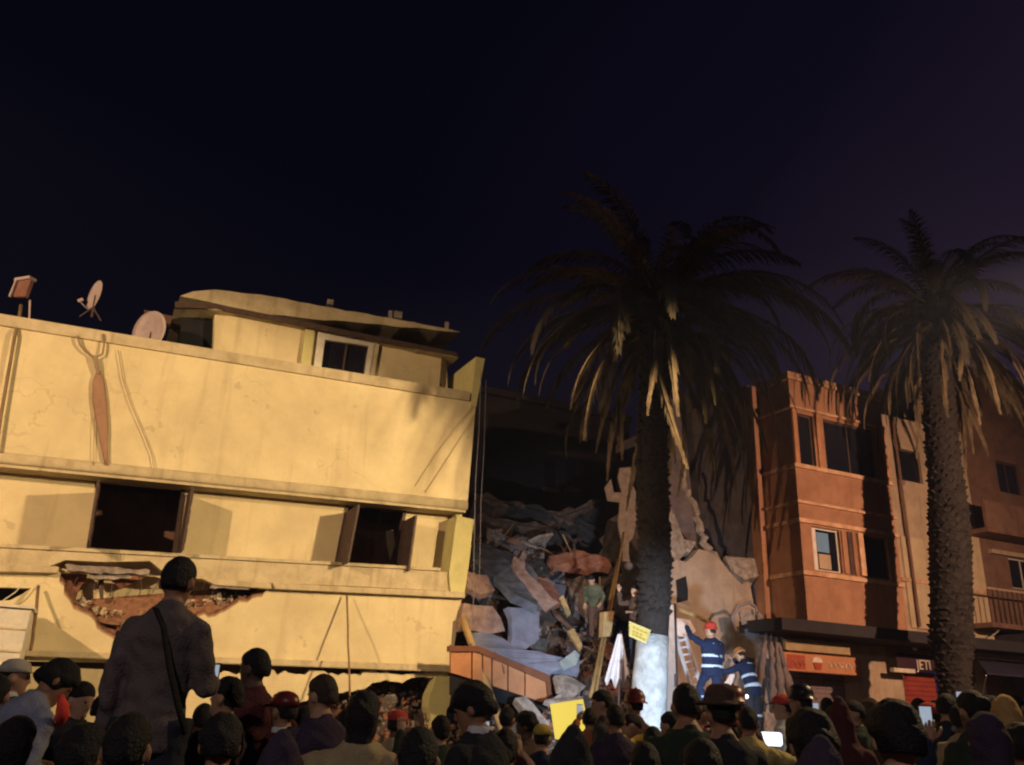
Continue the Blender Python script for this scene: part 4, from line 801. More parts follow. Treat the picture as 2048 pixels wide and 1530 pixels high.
# right-hand brown neighbour with balconies
N = empty('brown_apartment_building', W(ur1 + 4, -2, 0), 'dim brown apartment building with balconies at the right edge', 'building')
zn = Z(2040, 800) + .6
c = MB(); hn = [(U(2020, 1140), U(2075, 1140), Z(2040, 1178), Z(2040, 1118)), (U(1995, 950), U(2040, 950), Z(2010, 985), Z(2010, 925)), (U(1972, 1375), U(2100, 1375), .05, Z(2000, 1335))]
wall_rect(c, ur1 + .01, ur1 + 9, 0, zn, -.25, .0, hn); build('front_wall', c, BRW, N)
window(*hn[0], 0, N, frame=WHT, mull=1); window(*hn[1], 0, N, frame=DARKB, mull=1)
for (x0, x1, yt, yb) in ((1972, 2140, 1008, 1060), (1980, 2140, 1182, 1248)):
    a = U(x0, (yt + yb) / 2, .9); b_ = U(x1, (yt + yb) / 2, .9); zt2, zb2 = Z(x0 + 40, yt, .9), Z(x0 + 40, yb, .9)
    c = MB(); c.wbox(a, b_, .0, .9, zb2 - .15, zb2); build('balcony_floor', c, BRW, N)
    if yt > 1100:
        c = MB(); c.wbox(a, b_, .87, .92, zt2 - .03, zt2 + .03); build('balcony_rail', c, BEI, N)
        for k in range(18):
            u_ = a + (b_ - a) * k / 17; c = MB(); c.wbox(u_ - .012, u_ + .012, .88, .91, zb2, zt2 - .03); build('baluster', c, DARKB, N)
    else:
        c = MB(); c.wbox(a, b_, .8, .9, zb2, zt2); build('balcony_wall', c, BRW, N)
c = MB(); c.wbox(U(1978, 1110), U(2120, 1110), 0, .14, Z(2010, 1112), Z(2010, 1104)); build('string_course', c, BEI, N)
c = MB(); c.wbox(ur1 + 9, ur1 + 9.2, -8, 0, 0, zn); build('side_wall', c, BRW, N)
c = MB(); c.wbox(ur1 + .01, ur1 + 9.2, -8, .1, zn, zn + .15); build('roof', c, BRW, N)
c = MB(); c.wbox(ur1 + .1, ur1 + 9, 0, 1.5, Z(2000, 1290), Z(2000, 1272)); build('canopy', c, mat('dark_canopy', (0, 0, 0)), N)
c = MB(); c.wbox(U(1958, 1310, .7), U(2140, 1310, .7), .4, .7, Z(2000, 1318, .7), Z(2000, 1296, .7)); build('fascia', c, BEI, N)
# sloping market awning
E = empty('shop_awning', P(1975, 1330, 2), 'dark folding shop awning under the brown balconies at the right edge', 'awning')
c = MB(); c.hexa([W(U(1958, 1325, .8), .75, Z(1990, 1325, .8)), W(U(2150, 1325, .8), .75, Z(1990, 1325, .8)), W(U(2150, 1350, 2), 2.0, Z(1990, 1350, 2.0)), W(U(1975, 1350, 2), 2.0, Z(1990, 1350, 2.0))] + [p + Vector((0, 0, .04)) for p in (W(U(1958, 1325, .8), .75, Z(1990, 1325, .8)), W(U(2150, 1325, .8), .75, Z(1990, 1325, .8)), W(U(2150, 1350, 2), 2.0, Z(1990, 1350, 2.0)), W(U(1975, 1350, 2), 2.0, Z(1990, 1350, 2.0)))]); build('canvas', c, mat('navy_canvas', (.035, .03, .06), .9), E)
c = MB(); c.tube([W(U(1962, 1400, .1), .1, Z(1962, 1400, .1)), W(U(1976, 1352, 2), 1.95, Z(1990, 1352, 2.0))], .02, 6); build('arm', c, METAL, E)
pole('stay_rod', P(1965, 1286, 1.4), P(2010, 1252, .3), .018, WHT, 'pale thin rod slanting up under the lower brown balcony', 'rod')
# ================================================================== palms
LEAFG = mat('palm_leaf', (.16, .125, .085), .7, (.09, .075, .05), 3, 0); LEAFD = mat('dry_palm_leaf', (.22, .16, .095), .8, (.07, .05, .03), .8, 0)
BARK = mat('palm_bark', (.036, .028, .026), .95, (.018, .014, .013), 9, .8, 25); OLIVE = mat('pale_lower_bark', (.085, .062, .035), .95, (.045, .034, .02), 7, .8, 25)
WASH = mat('whitewashed_bark', (.50, .53, .55), .9, (.30, .31, .33), 5, .7, 22)
def frond_mesh(e0, bend, L, leafL, fold, seed, m_):
    r = random.Random(seed); c = MB(); n = 16; a = e0; p = Vector((0, 0, 0)); pts = [p.copy()]; dirs = []
    for i in range(n):
        t = (i + .5) / n; a = e0 - bend * (t ** 1.25); d = Vector((math.cos(a), .12 * math.sin(seed * 1.7 + t * 4), math.sin(a))).normalized(); p = p + d * (L / n); pts.append(p.copy()); dirs.append(d)
    c.tube(pts, [.04 * (1 - .85 * i / n) for i in range(n + 1)], 4)
    k = 70
    for i in range(k):
        t = .10 + .90 * i / (k - 1); f = t * n; j = min(int(f), n - 1); q = pts[j].lerp(pts[j + 1], f - j); d = dirs[j]; nrm = Vector((-d.z, 0, d.x))
        ll = leafL * (math.sin(math.pi * min(1, t * .80 + .16)) ** .7) * r.uniform(.8, 1.1)
        for s in (-1, 1):
            fo = fold * r.uniform(.8, 1.2); side = Vector((0, s, 0)) * math.cos(fo) - Vector((0, 0, 1)) * math.sin(fo) * .9 + nrm * .15
            v = (side * r.uniform(.62, .8) + d * r.uniform(.45, .9)).normalized(); wv = v.cross(nrm).normalized() * .018
            m1 = q + v * ll * .5; tip = q + v * ll + Vector((0, 0, -r.uniform(.1, .4) * ll))
            c.add([q - wv * .6, q + wv * .6, m1 + wv, m1 - wv, tip], [(0, 1, 2, 3), (3, 2, 4)])
    me = c.mesh('frond'); me.materials.append(m_); return me
FR_UP = [frond_mesh(R(e), R(b), l_, .56, .5, s, LEAFG) for s, (e, b, l_) in enumerate(((80, 80, 3.5), (64, 105, 3.9), (46, 112, 4.1), (30, 105, 4.2)))]
FR_MID = [frond_mesh(R(e), R(b), l_, .54, .85, s + 9, LEAFG) for s, (e, b, l_) in enumerate(((18, 108, 4.2), (4, 92, 4.2), (-10, 80, 4.1)))]
FR_DEAD = [frond_mesh(R(e), R(b), l_, .34, 1.15, s + 20, LEAFD) for s, (e, b, l_) in enumerate(((-25, 62, 4.2), (-40, 50, 4.3), (-8, 80, 4.0), (-30, 58, 3.3)))]
def palm(base_px, crown_px, Y, r_list, label, seed, washed, special=()):
    r = random.Random(seed); top = PY(crown_px[0], crown_px[1], Y); bpx = PY(base_px[0], base_px[1], Y); b0 = Vector((bpx.x, Y, 0))
    E = empty('palm_tree', b0, label, 'palm tree', 'tall date palms in front of the ruined street')
    n = 24; path = [b0.lerp(Vector((top.x, top.y, top.z)), i / n) for i in range(n + 1)]
    for i, p in enumerate(path): p.x += .05 * math.sin(i * .5 + seed)
    H = top.z
    def rad(z):
        t = z / H; 
        for (a, ra), (b, rb_) in zip(r_list[:-1], r_list[1:]):
            if t <= b: return ra + (rb_ - ra) * (t - a) / (b - a)
        return r_list[-1][1]
    zsplit = washed
    lo = [p for p in path if p.z <= zsplit]; hi = [p for p in path if p.z >= (lo[-1].z if lo else -1)]
    if len(lo) > 1:
        c = MB(); c.tube(lo, [rad(p.z) + .01 + .012 * math.sin(p.z * 9) for p in lo], 24); build('whitewashed_trunk_foot' if seed == 3 else 'pale_trunk_foot', c, WASH if seed == 3 else OLIVE, E, smooth=True)
    c = MB(); c.tube(hi, [rad(p.z) for p in hi], 16); build('trunk', c, BARK, E, smooth=True)
    c = MB(); z = .2; k = 0; c2 = MB()
    while z < H - .1:
        rr_ = rad(z); i = z / H * n; j = min(int(i), n - 1); cen = path[j].lerp(path[j + 1], i - j)
        for q_ in range(9):
            a = r.uniform(-.12, .12) + q_ * 2 * math.pi / 9 + (k % 2) * math.pi / 9 + k * .05; d = Vector((math.cos(a), math.sin(a), 0)); s = Vector((-d.y, d.x, 0)); up = Vector((0, 0, 1))
            hw = rr_ * .33; o = cen + d * (rr_ - .02); tip = cen + d * (rr_ + r.uniform(.0, .09)) + up * r.uniform(.06, .14)
            tgt = c2 if z < zsplit else c
            tgt.add([o - s * hw, o + s * hw, o + up * .14 + s * hw * .6, o + up * .14 - s * hw * .6, tip + s * hw * .5, tip - s * hw * .5], [(0, 1, 4, 5), (5, 4, 2, 3), (0, 5, 3), (1, 2, 4)])
        z += .135; k += 1
    tag(build('leaf_base_scars', c, BARK, E), kind='stuff')
    c = MB(); c.ball(top + Vector((0, 0, -.1)), (.55, .55, .8), 12, 8); build('crown_heart', c, BARK, E, smooth=True)
    def put(me, az, dz, sc_=1.0, tilt=0):
        o = bpy.data.objects.new('frond', me); link(o, E); o.location = top - b0 + Vector((math.cos(az) * .25, math.sin(az) * .25, dz)); o.rotation_euler = (tilt, r.uniform(-.08, .08), az); o.scale = (sc_,) * 3
    for i in range(22): put(FR_UP[i % 4], i * 2.399 + r.uniform(-.2, .2), r.uniform(0, .3), r.uniform(.85, 1.08), r.uniform(-.25, .25))
    for i in range(28): put(FR_MID[i % 3], i * 2.399 + 1 + r.uniform(-.2, .2), r.uniform(-.3, .1), r.uniform(.85, 1.05), r.uniform(-.2, .2))
    for i in range(48): (lambda az: None if (seed == 3 and math.cos(az - R(190)) > .62 and i % 3) else put(FR_DEAD[i % 4], az, r.uniform(-.8, -.3), r.uniform(.75, 1.08), r.uniform(-.15, .15)))(i * 2.399 + .5 + r.uniform(-.2, .2))
    for (me, az, s_) in special: put(me, az, 0, s_)
    return E
palm((1298, 1440), (1312, 612), 18.5, [(0, .42), (.10, .37), (.3, .33), (.8, .34), (.93, .40), (1, .45)], 'tall shaggy palm at centre with a whitewashed foot and a yellow sign on it', 3, PY(1300, 1232, 18.5).z, special=[(FR_UP[3], R(-8), 1.22), (FR_UP[3], R(-32), 1.18), (FR_UP[2], R(12), 1.15), (FR_UP[3], R(28), 1.1), (FR_MID[0], R(-20), 1.12), (FR_MID[0], R(5), 1.15), (FR_UP[3], R(168), 1.15), (FR_UP[2], R(190), 1.1), (FR_UP[2], R(-60), 1.1)])
palm((1905, 1450), (1872, 622), 22.6, [(0, .36), (.12, .33), (.22, .38), (.27, .50), (.5, .50), (.62, .42), (.9, .38), (1, .46)], 'tall palm at right standing before the shop with pale letters', 8, 0)
# yellow sign on the palm
E = empty('yellow_sign', PY(1280, 1285, 18.0), 'small tilted yellow sign fixed to the near palm trunk', 'sign')
a, b, c_, d_ = (PY(x, y, Y_) for x, y, Y_ in ((1258, 1272, 18.0), (1292, 1288, 17.95), (1302, 1260, 17.95), (1258, 1242, 18.0)))
bk = Vector((0, .03, 0)); c = MB(); c.hexa([a, b, b + bk, a + bk, d_, c_, c_ + bk, d_ + bk]); build('plate', c, mat('yellow_sign_paint', (.42, .32, .07), .6, (.5, .36, .06), 3), E)
fr = Vector((0, -.012, 0))
def on(s_, t_): return a.lerp(b, s_).lerp(d_.lerp(c_, s_), t_) + fr
c = MB(); c.tube([on(.04, .06), on(.96, .06), on(.96, .94), on(.04, .94), on(.04, .06)], .012, 5); build('border', c, mat('sign_cream', (.66, .6, .35), .6), E)
for row, y_ in ((0, .68), (1, .42), (2, .22)):
    for k in range(4 - row % 2):
        c = MB(); x = .18 + k * .19; c.tube([on(x, y_ - .06), on(x + .04, y_ + .09), on(x + .10, y_ - .05), on(x + .13, y_ + .06)], .007, 4); build('letter_stroke', c, mat('sign_brown', (.25, .15, .04), .7), E)
# work light
E = empty('work_light', Vector((WORK.x, WORK.y, 0)), 'glowing white work light low in the crowd right of the yellow jacket', 'work light')
c = MB(); c.box(WORK, (.22, .12, .13)); build('lamp_face', c, mat('lit_white', (.9, .9, .9), .5, emit=(.85, .92, 1), es=2.2, bump=0), E, bevel=.02)
c = MB(); c.tube([WORK - Vector((0, 0, .08)), Vector((WORK.x, WORK.y, 0.02))], .02, 8); build('stand', c, DARKB, E)
for k in range(3):
    c = MB(); an = k * 2.1; c.tube([Vector((WORK.x, WORK.y, .5)), Vector((WORK.x + .35 * math.cos(an), WORK.y + .35 * math.sin(an), .01))], .014, 6); build('leg', c, DARKB, E)
# street lamps, and the added crowd fill on its own post
for L_, l_ in ((LAMP_R, 'steel street lamp with a sodium head right of the crowd, nearer the cream building'), (LAMP_L, 'steel street lamp with a sodium head left of the crowd'), (LAMP_C, 'steel street lamp with a sodium head farthest right, facing the terracotta building'), (FILL_B, 'added fill lamp on a steel street post behind the crowd')):
    base = Vector((L_.x, L_.y, 0)) + WD * 1.6; E = empty('street_or_fill_lamp', base, l_, 'street lamp', 'sodium street lamps and added crowd fill')
    c = MB(); c.tube([base, base + Vector((0, 0, 4)), base + Vector((0, 0, L_.z - .3))], [.10, .08, .06], 10); build('post', c, METAL, E, smooth=True)
    c = MB(); top_ = base + Vector((0, 0, L_.z - .35)); c.tube([top_, top_ + Vector((0, 0, .3)) - WD * .4, L_ + Vector((0, 0, .05)) + WD * .2], .04, 8); build('arm', c, METAL, E, smooth=True)
    c = MB(); c.ball(L_ + Vector((0, 0, .06)), (.30, .16, .09), 12, 7); build('lamp_head', c, METAL, E, smooth=True)
    c = MB(); c.ball(L_ - Vector((0, 0, .02)), (.2, .11, .07), 12, 7); build('lamp_lens', c, mat('lit_sodium', (1, .7, .3), .5, emit=(1, .6, .2), es=12, bump=0), E, smooth=True)
# ================================================================== people
SK = [mat('skin_brown', (.30, .16, .09), .6, (.26, .13, .075), 6, .08), mat('skin_tan', (.42, .24, .15), .6, (.36, .2, .12), 6, .08), mat('skin_dark', (.12, .065, .04), .6, bump=.05)]
HAIR = mat('black_hair', (.008, .007, .008), .7, (.006, .005, .005), 30, .6, 80); HAIRB = mat('brown_hair', (.05, .03, .02), .7, (.03, .018, .012), 30, .6, 80)
EYE = mat('eye_dark', (.02, .015, .012), .25, bump=0); SHOE = mat('black_shoe', (.02, .02, .02), .6)
def cloth(name, col, b=.5): return mat(name, col, .92, tuple(x * .72 for x in col), 6, b, 90)
CACHE = {}
def remesh(mb, voxel, name, wr=0.0, smooth=2):
    me = mb.mesh('tmp'); o = bpy.data.objects.new('tmp', me); sc.collection.objects.link(o)
    r = o.modifiers.new('r', 'REMESH'); r.mode = 'VOXEL'; r.voxel_size = voxel; r.use_smooth_shade = True
    s = o.modifiers.new('s', 'SMOOTH'); s.factor = .5; s.iterations = smooth
    dg = bpy.context.evaluated_depsgraph_get(); ev = o.evaluated_get(dg); m2 = bpy.data.meshes.new_from_object(ev); m2.name = name
    bpy.data.objects.remove(o); bpy.data.meshes.remove(me)
    if wr:
        n = len(m2.vertices); co = [0.0] * (3 * n); m2.vertices.foreach_get('co', co); nn = [0.0] * (3 * n); m2.vertices.foreach_get('normal', nn)
        for i in range(n):
            v = Vector(co[3 * i:3 * i + 3]); d = wr * noise.noise(Vector((v.x * 9, v.y * 9, v.z * 16))) + wr * .7 * noise.noise(Vector((v.x * 20 + v.z * 14, v.y * 20, v.z * 10)))
            for k in range(3): co[3 * i + k] += nn[3 * i + k] * d
        m2.vertices.foreach_set('co', co)
    m2.polygons.foreach_set('use_smooth', [True] * len(m2.polygons)); m2.materials.clear(); m2.update(); return m2
ARMS = {  # elbow, wrist, hand direction; for the right side (x mirrored for the left)
 'down': ((.25, -.02, 1.13), (.26, .08, .89), (0, .15, -1)),
 'pocket': ((.265, -.06, 1.13), (.22, .10, .93), (-.3, .4, -.6)),
 'raise': ((.27, .22, 1.36), (.13, .36, 1.60), (-.2, .3, 1)),
 'fold': ((.27, .06, 1.14), (.08, .24, 1.22), (-1, .1, .1)),
 'bent': ((.240, .02, 1.12), (.20, .27, 1.13), (-.2, 1, .1)),
 'close': ((.238, 0, 1.13), (.225, .07, .90), (-.1, .2, -1)),
 'reach': ((.28, .22, 1.52), (.24, .42, 1.72), (0, .5, .9)),
 'side': ((.40, .10, 1.30), (.52, .30, 1.34), (.5, .8, .1)),
}
def hand(mb, wrist, d, side, s=1.0, curl=.5):
    d = d.normalized(); x = d.cross(Vector((0, 0, 1)));
    if x.length < .2: x = Vector((1, 0, 0)) - d * d.x
    x.normalize(); pn = d.cross(x).normalized()
    if side < 0: x = -x
    mb.tube([wrist - d * .02, wrist + d * .02, wrist + d * .06, wrist + d * .09], [(.026, .018), (.034, .019), (.042, .018), (.039, .014)], 8, up=pn)
    for k, ln in enumerate((.068, .078, .073, .058)):
        b = wrist + d * .085 + x * (-.030 + .020 * k); q1 = b + d * ln * .45; d2 = (d * math.cos(curl) + pn * math.sin(curl)).normalized(); q2 = q1 + d2 * ln * .32; d3 = (d * math.cos(curl * 1.8) + pn * math.sin(curl * 1.8)); mb.tube([b, q1, q2, q2 + d3 * ln * .26], [.0095, .009, .008, .006], 6)
    b = wrist + d * .03 - x * .034; mb.tube([b, b - x * .022 + d * .028 + pn * .008, b - x * .03 + d * .055 + pn * .02, b - x * .026 + d * .07 + pn * .03], [.013, .011, .010, .007], 6)
def person(px, py, Y, yaw, label, arms=('down', 'down'), turn=0, nod=0, lean=0, shirt=None, trousers=None, skin=0, hair='short', hairmat=None, wide=1.0, vox=None, extra=None, z_feet=None, size=None, legs='stand', group='onlookers in the night crowd', cat='person', hood=None, hname=None):
    if Y < 12: Y *= (1.10 if Y > 3.6 else 1.06)
    hp = PY(px, py, Y)
    HZ = 1.625
    s = size or max(.86, min(1.07, hp.z / HZ)); zf = hp.z - HZ * s * (math.cos(lean)*.35+.65)
    if z_feet is not None: zf = z_feet
    vox = vox or (.013 if Y < 5 else .016 if Y < 9 else .022)
    rl = Matrix.Rotation(-lean, 4, 'X'); piv = Vector((0, 0, .95))
    def bend(p):
        p = Vector(p)
        if p.z <= .9: return p
        k = min(1, (p.z - .9) / .12); q = piv + (Matrix.Rotation(-lean * k, 3, 'X') @ (p - piv)); return q
    hc0 = Vector((0, .015, HZ)); hR = Matrix.Rotation(turn, 3, 'Z') @ Matrix.Rotation(-nod, 3, 'X'); nb = Vector((0, -.01, 1.53))
    def hx(p):
        p = Vector(p); return bend(nb + hR @ (p - nb))
    hipw = .095
    if legs == 'climb': LG = [((-hipw, 0, .92), (-.12, .24, .62), (-.12, .10, .28), (-.12, .22, .22)), ((hipw, 0, .92), (.11, .04, .49), (.11, -.04, .09), (.11, .10, .04))]
    elif legs == 'crouch': LG = [((-hipw, -.1, .60), (-.16, .26, .55), (-.14, .06, .12), (-.14, .2, .05)), ((hipw, -.1, .60), (.16, .26, .50), (.14, .02, .10), (.14, .16, .05))]
    else: LG = [((-hipw, 0, .92), (-.10, .015, .49), (-.105, -.02, .09), (-.115, .13, .035)), ((hipw, 0, .92), (.10, .015, .49), (.105, -.02, .09), (.115, .13, .035))]
    def torso(mb, g, z0=.86, z1=1.56, neck=True):
        rows = [(.86, .155, .115), (.95, .162, .118), (1.05, .150, .105), (1.15, .148, .105), (1.25, .162, .115), (1.34, .172, .12), (1.395, .165, .108), (1.43, .142, .095), (1.46, .112, .082), (1.49, .078, .070)]
        if neck: rows += [(1.53, .057, .060), (1.57, .055, .060)]
        mb.rings([(0, (-.01 if z > 1.3 else 0), z, rx * wide + g, ry * wide + g) for z, rx, ry in rows if z0 <= z <= z1], 18, bend)
    def arm(mb, side, pose, g, end=1.0):
        e, w_, d = ARMS[pose]; sh = Vector((side * .172 * wide, -.01, 1.375)); e = Vector((side * e[0] * (.5 + .5 * wide), e[1], e[2])); w_ = Vector((side * w_[0], w_[1], w_[2])); m1 = e.lerp(w_, .45)
        pts = [Vector((side * .09, -.01, 1.405)), sh, sh.lerp(e, .5), e, m1] + ([w_] if end >= 1 else [m1.lerp(w_, .5)])
        mb.tube([bend(p) for p in pts], [.045 + g, .056 + g, .052 + g, .043 + g, .040 + g, .029 + g], 12)
        mb.ball(bend(sh), .058 + g, 10, 7); mb.ball(bend(e), .044 + g, 8, 6); return bend(w_), (bend(w_ + Vector((side * d[0], d[1], d[2])) * .1) - bend(w_))
    key = (arms, round(turn, 2), round(nod, 2), round(lean, 2), wide, vox, legs)
    if key in CACHE: body, shm, trm, foot = CACHE[key]
    else:
        b = MB(); torso(b, 0)
        for hp_, kn, an, to in LG:
            hp_, kn, an, to = map(Vector, (hp_, kn, an, to)); b.tube([hp_ + Vector((0, 0, .02)), hp_.lerp(kn, .5), kn, kn.lerp(an, .35), an], [.088, .072, .054, .054, .038], 12); b.ball(kn, .055, 8, 6); b.tube([an + Vector((0, -.03, -.03)), an.lerp(to, .5) + Vector((0, 0, -.02)), to], [(.036, .036), (.04, .032), (.036, .022)], 8)
        if legs == 'crouch': b.tube([Vector((0, -.1, .62)), Vector((0, -.02, .9))], .15, 12)
        hands = []
        for i, sd in enumerate((-1, 1)): hands.append(arm(b, sd, arms[i], 0) + (sd,))
        # head
        c = hc0; hd = MB()
        hrows = [(1.505, .030, .040, .028), (1.525, .044, .058, .018), (1.555, .058, .075, .010), (1.59, .067, .086, .004), (1.625, .073, .094, 0), (1.66, .076, .098, -.003), (1.69, .073, .095, -.005), (1.715, .062, .082, -.007), (1.735, .042, .058, -.008), (1.745, .015, .02, -.008)]
        b.rings([(0, .015 + o_, z, rx, ry) for z, rx, ry, o_ in hrows], 20, hx)
        b.ball((0, .112, 1.602), (.016, .022, .020), 8, 6, hx); b.tube([hx((0, .100, 1.645)), hx((0, .118, 1.61))], .012, 6)
        b.ball((0, .098, 1.552), (.024, .014, .010), 8, 6, hx); b.ball((0, .09, 1.522), (.024, .02, .018), 8, 6, hx)
        b.tube([hx((-.045, .092, 1.652)), hx((0, .106, 1.650)), hx((.045, .092, 1.652))], .010, 6)
        for sd in (-1, 1): b.ball((sd * .086, .0, 1.612), (.013, .024, .034), 8, 6, hx)
        body = remesh(b, vox, 'person_body')
        hm = MB()
        for w_, d, sd in hands: hand(hm, w_, d, sd, curl=.45 if arms[0] != 'raise' else .9)
        bm = bmesh.new(); bm.from_mesh(body); tmp = hm.mesh('h'); tmp.polygons.foreach_set('use_smooth', [True] * len(tmp.polygons)); bm.from_mesh(tmp); bm.to_mesh(body); bm.free(); bpy.data.meshes.remove(tmp)
        sh_ = MB(); torso(sh_, .020, neck=False, z1=1.49)
        sh_.rings([(0, 0, z, .165 * wide + .022, .12 * wide + .024) for z in (.80, .87, .95)], 18, bend)
        for i, sd in enumerate((-1, 1)): arm(sh_, sd, arms[i], .016, 1.0)
        sh_.rings([(0, -.012, z, r_, r_ * .98) for z, r_ in ((1.45, .10), (1.49, .080), (1.525, .070))], 14, bend)
        shm = remesh(sh_, vox, 'jacket', .014, 1)
        t_ = MB()
        for hp_, kn, an, to in LG:
            hp_, kn, an, to = map(Vector, (hp_, kn, an, to)); t_.tube([hp_ + Vector((0, 0, .04)), hp_.lerp(kn, .5), kn, kn.lerp(an, .5), an + Vector((0, 0, .02))], [.105, .092, .076, .072, .066], 12)
        t_.ball((0, LG[0][0][1], LG[0][0][2] + .0), (.165 * wide, .125 * wide, .11), 14, 8)
        trm = remesh(t_, max(vox, .018), 'trousers', .014, 1)
        ft = MB()
        for hp_, kn, an, to in LG:
            an, to = Vector(an), Vector(to); ft.tube([an + Vector((0, -.05, -.035)), an.lerp(to, .4) + Vector((0, 0, -.012)), to + Vector((0, .02, -.005))], [(.045, .048), (.05, .042), (.042, .026)], 10)
        foot = ft.mesh('shoes')
        CACHE[key] = (body, shm, trm, foot)
    E = empty('person', (0, 0, 0), label, cat, group, rz=yaw)
    # where the head centre lands locally
    hl_ = hx(hc0) * s; rotz = Matrix.Rotation(yaw, 3, 'Z'); hw_ = rotz @ hl_
    E.location = (hp.x - hw_.x, hp.y - hw_.y, zf); E.scale = (s, s, s)
    if z_feet is None: E.location.z = hp.z - hw_.z
    def child(me, name, m_):
        o = bpy.data.objects.new(name, me); link(o, E)
        if not me.materials: me.materials.append(m_)
        o.material_slots[0].link = 'OBJECT'; o.material_slots[0].material = m_; return o
    child(body, 'body', SK[skin]); child(shm, 'jacket' if Y < 30 else 'shirt', shirt or cloth('black_jacket', (.018, .018, .022))); child(trm, 'trousers', trousers or cloth('dark_trousers', (.02, .022, .035)))
    child(foot, 'shoes', SHOE)
    def mk(name, mb, m_, wr=0, vx=None):
        me = remesh(mb, vx, name, wr, 1) if vx else mb.mesh(name)
        if not vx: me.polygons.foreach_set('use_smooth', [True] * len(me.polygons))
        me.materials.append(m_); o = bpy.data.objects.new(name, me); link(o, E); return o
    for sd in (-1, 1):
        c = MB(); c.ball((sd * .030, .098, 1.633), (.013, .009, .009), 8, 6, hx); mk('eye', c, EYE)
    hm_ = hairmat or HAIR
    if hair in ('short', 'cap', 'long', 'bun', 'bald', 'afro', 'helmet', 'hat', 'curly'):
        c = MB(); g = {'short': .003, 'afro': .026, 'curly': .011, 'bald': .001, 'long': .010, 'bun': .004}.get(hair, .001)
        rows = []
        for i in range(11):
            an = R(-38) + (R(89) - R(-38)) * i / 10; zz_ = 1.650 + (.108 + g) * math.sin(an); k = math.cos(an)
            bk_ = -.034 * sm(0, 1, (1.70 - zz_) / .11) - .002
            rows.append((zz_, (.081 + g) * k * (.86 if zz_ < 1.64 and hair != 'long' else 1), (.103 + g) * k * (1 if zz_ > 1.67 else .86), bk_ - .004))
        if hair == 'long': rows = [(1.38, .05, .03, -.085), (1.46, .07, .045, -.065), (1.53, .082, .06, -.045)] + rows[1:]
        c.rings([(0, .015 + o_, z, rx + g, ry + g) for z, rx, ry, o_ in rows], 18, hx)
        if hair == 'bun': c.ball((0, -.105, 1.68), .045, 10, 8, hx)
        mk('hair', c, hm_, .011 if hair in ('afro', 'curly', 'long') else .004, .009 if Y < 6 else .014)
    if hair == 'cap':
        c = MB(); c.rings([(0, .005, z, rx, ry) for z, rx, ry in ((1.665, .090, .112), (1.70, .089, .110), (1.735, .075, .092), (1.757, .045, .055), (1.765, .01, .01))], 18, hx); cp = mk('cap', c, hood)
        c = MB(); c.tube([hx((0, .07, 1.672)), hx((0, .13, 1.668)), hx((0, .18, 1.655))], [(.08, .006), (.075, .006), (.05, .004)], 10); mk('cap_peak', c, hood)
    if hair == 'hat':
        c = MB(); c.rings([(0, 0, z, rx, ry) for z, rx, ry in ((1.675, .155, .165), (1.685, .15, .16), (1.69, .092, .112), (1.76, .085, .10), (1.785, .06, .075), (1.79, .02, .02))], 20, hx); mk('hat', c, hood, .01, .012)
    if hair == 'helmet':
        c = MB(); c.rings([(0, -.002, z, rx, ry) for z, rx, ry in ((1.655, .125, .150), (1.665, .125, .150), (1.67, .104, .126), (1.72, .102, .122), (1.77, .080, .096), (1.795, .045, .055), (1.802, .01, .01))], 20, hx); mk('helmet', c, hood)
        c = MB(); c.tube([hx((0, .125, 1.70)), hx((0, -.02, 1.81)), hx((0, -.125, 1.70))], .008, 6); mk('helmet_ridge', c, hood)
    if hair == 'hood':
        c = MB(); c.rings([(0, o_, z, rx, ry) for z, rx, ry, o_ in ((1.30, .20, .13, -.01), (1.40, .165, .13, -.01), (1.47, .125, .12, 0), (1.55, .105, .118, .0), (1.63, .104, .122, -.005), (1.70, .090, .112, -.02), (1.76, .058, .08, -.035), (1.815, .02, .03, -.05))], 20, hx); mk('hood', c, hood, .012, .014)
    if hair == 'scarf':
        c = MB(); c.rings([(0, o_, z, rx, ry) for z, rx, ry, o_ in ((1.36, .16, .12, -.01), (1.44, .12, .11, -.005), (1.52, .095, .10, -.015), (1.60, .096, .105, -.018), (1.67, .096, .108, -.012), (1.72, .080, .095, -.012), (1.755, .045, .055, -.012), (1.77, .01, .01, -.01))], 20, hx); mk('headscarf', c, hood, .010, .014)
    if extra: extra(E, mk, bend, hx, ARMS, arms)
    return E
def ex_phone(E, mk, bend, hx, A_, arms):
    for i, sd in enumerate((-1, 1)):
        if arms[i] in ('raise', 'bent'):
            e, w_, d = A_[arms[i]]; p = bend(Vector((sd * w_[0], w_[1], w_[2])) + Vector((sd * d[0], d[1], d[2])).normalized() * .10)
            ph_ = bpy.data.objects.new('phone', None); 
            c = MB(); c.box(p + Vector((0, .012, .03)), (.072, .010, .145)); o = mk('phone', c, mat('phone_black', (.02, .02, .02), .3)); 
            c = MB(); c.box(p + Vector((0, .004, .03)), (.064, .004, .13)); mk('phone_screen', c, mat('phone_screen_glow', (.1, .1, .1), .3, emit=(.7, .82, 1), es=.45, bump=0))
            return
def ex_collar(col):
    def f(E, mk, bend, hx, A_, arms):
        c = MB(); c.rings([(0, -.008, z, r_, r_) for z, r_ in ((1.475, .088), (1.50, .079), (1.53, .073))], 16, bend); mk('collar', c, col)
    return f
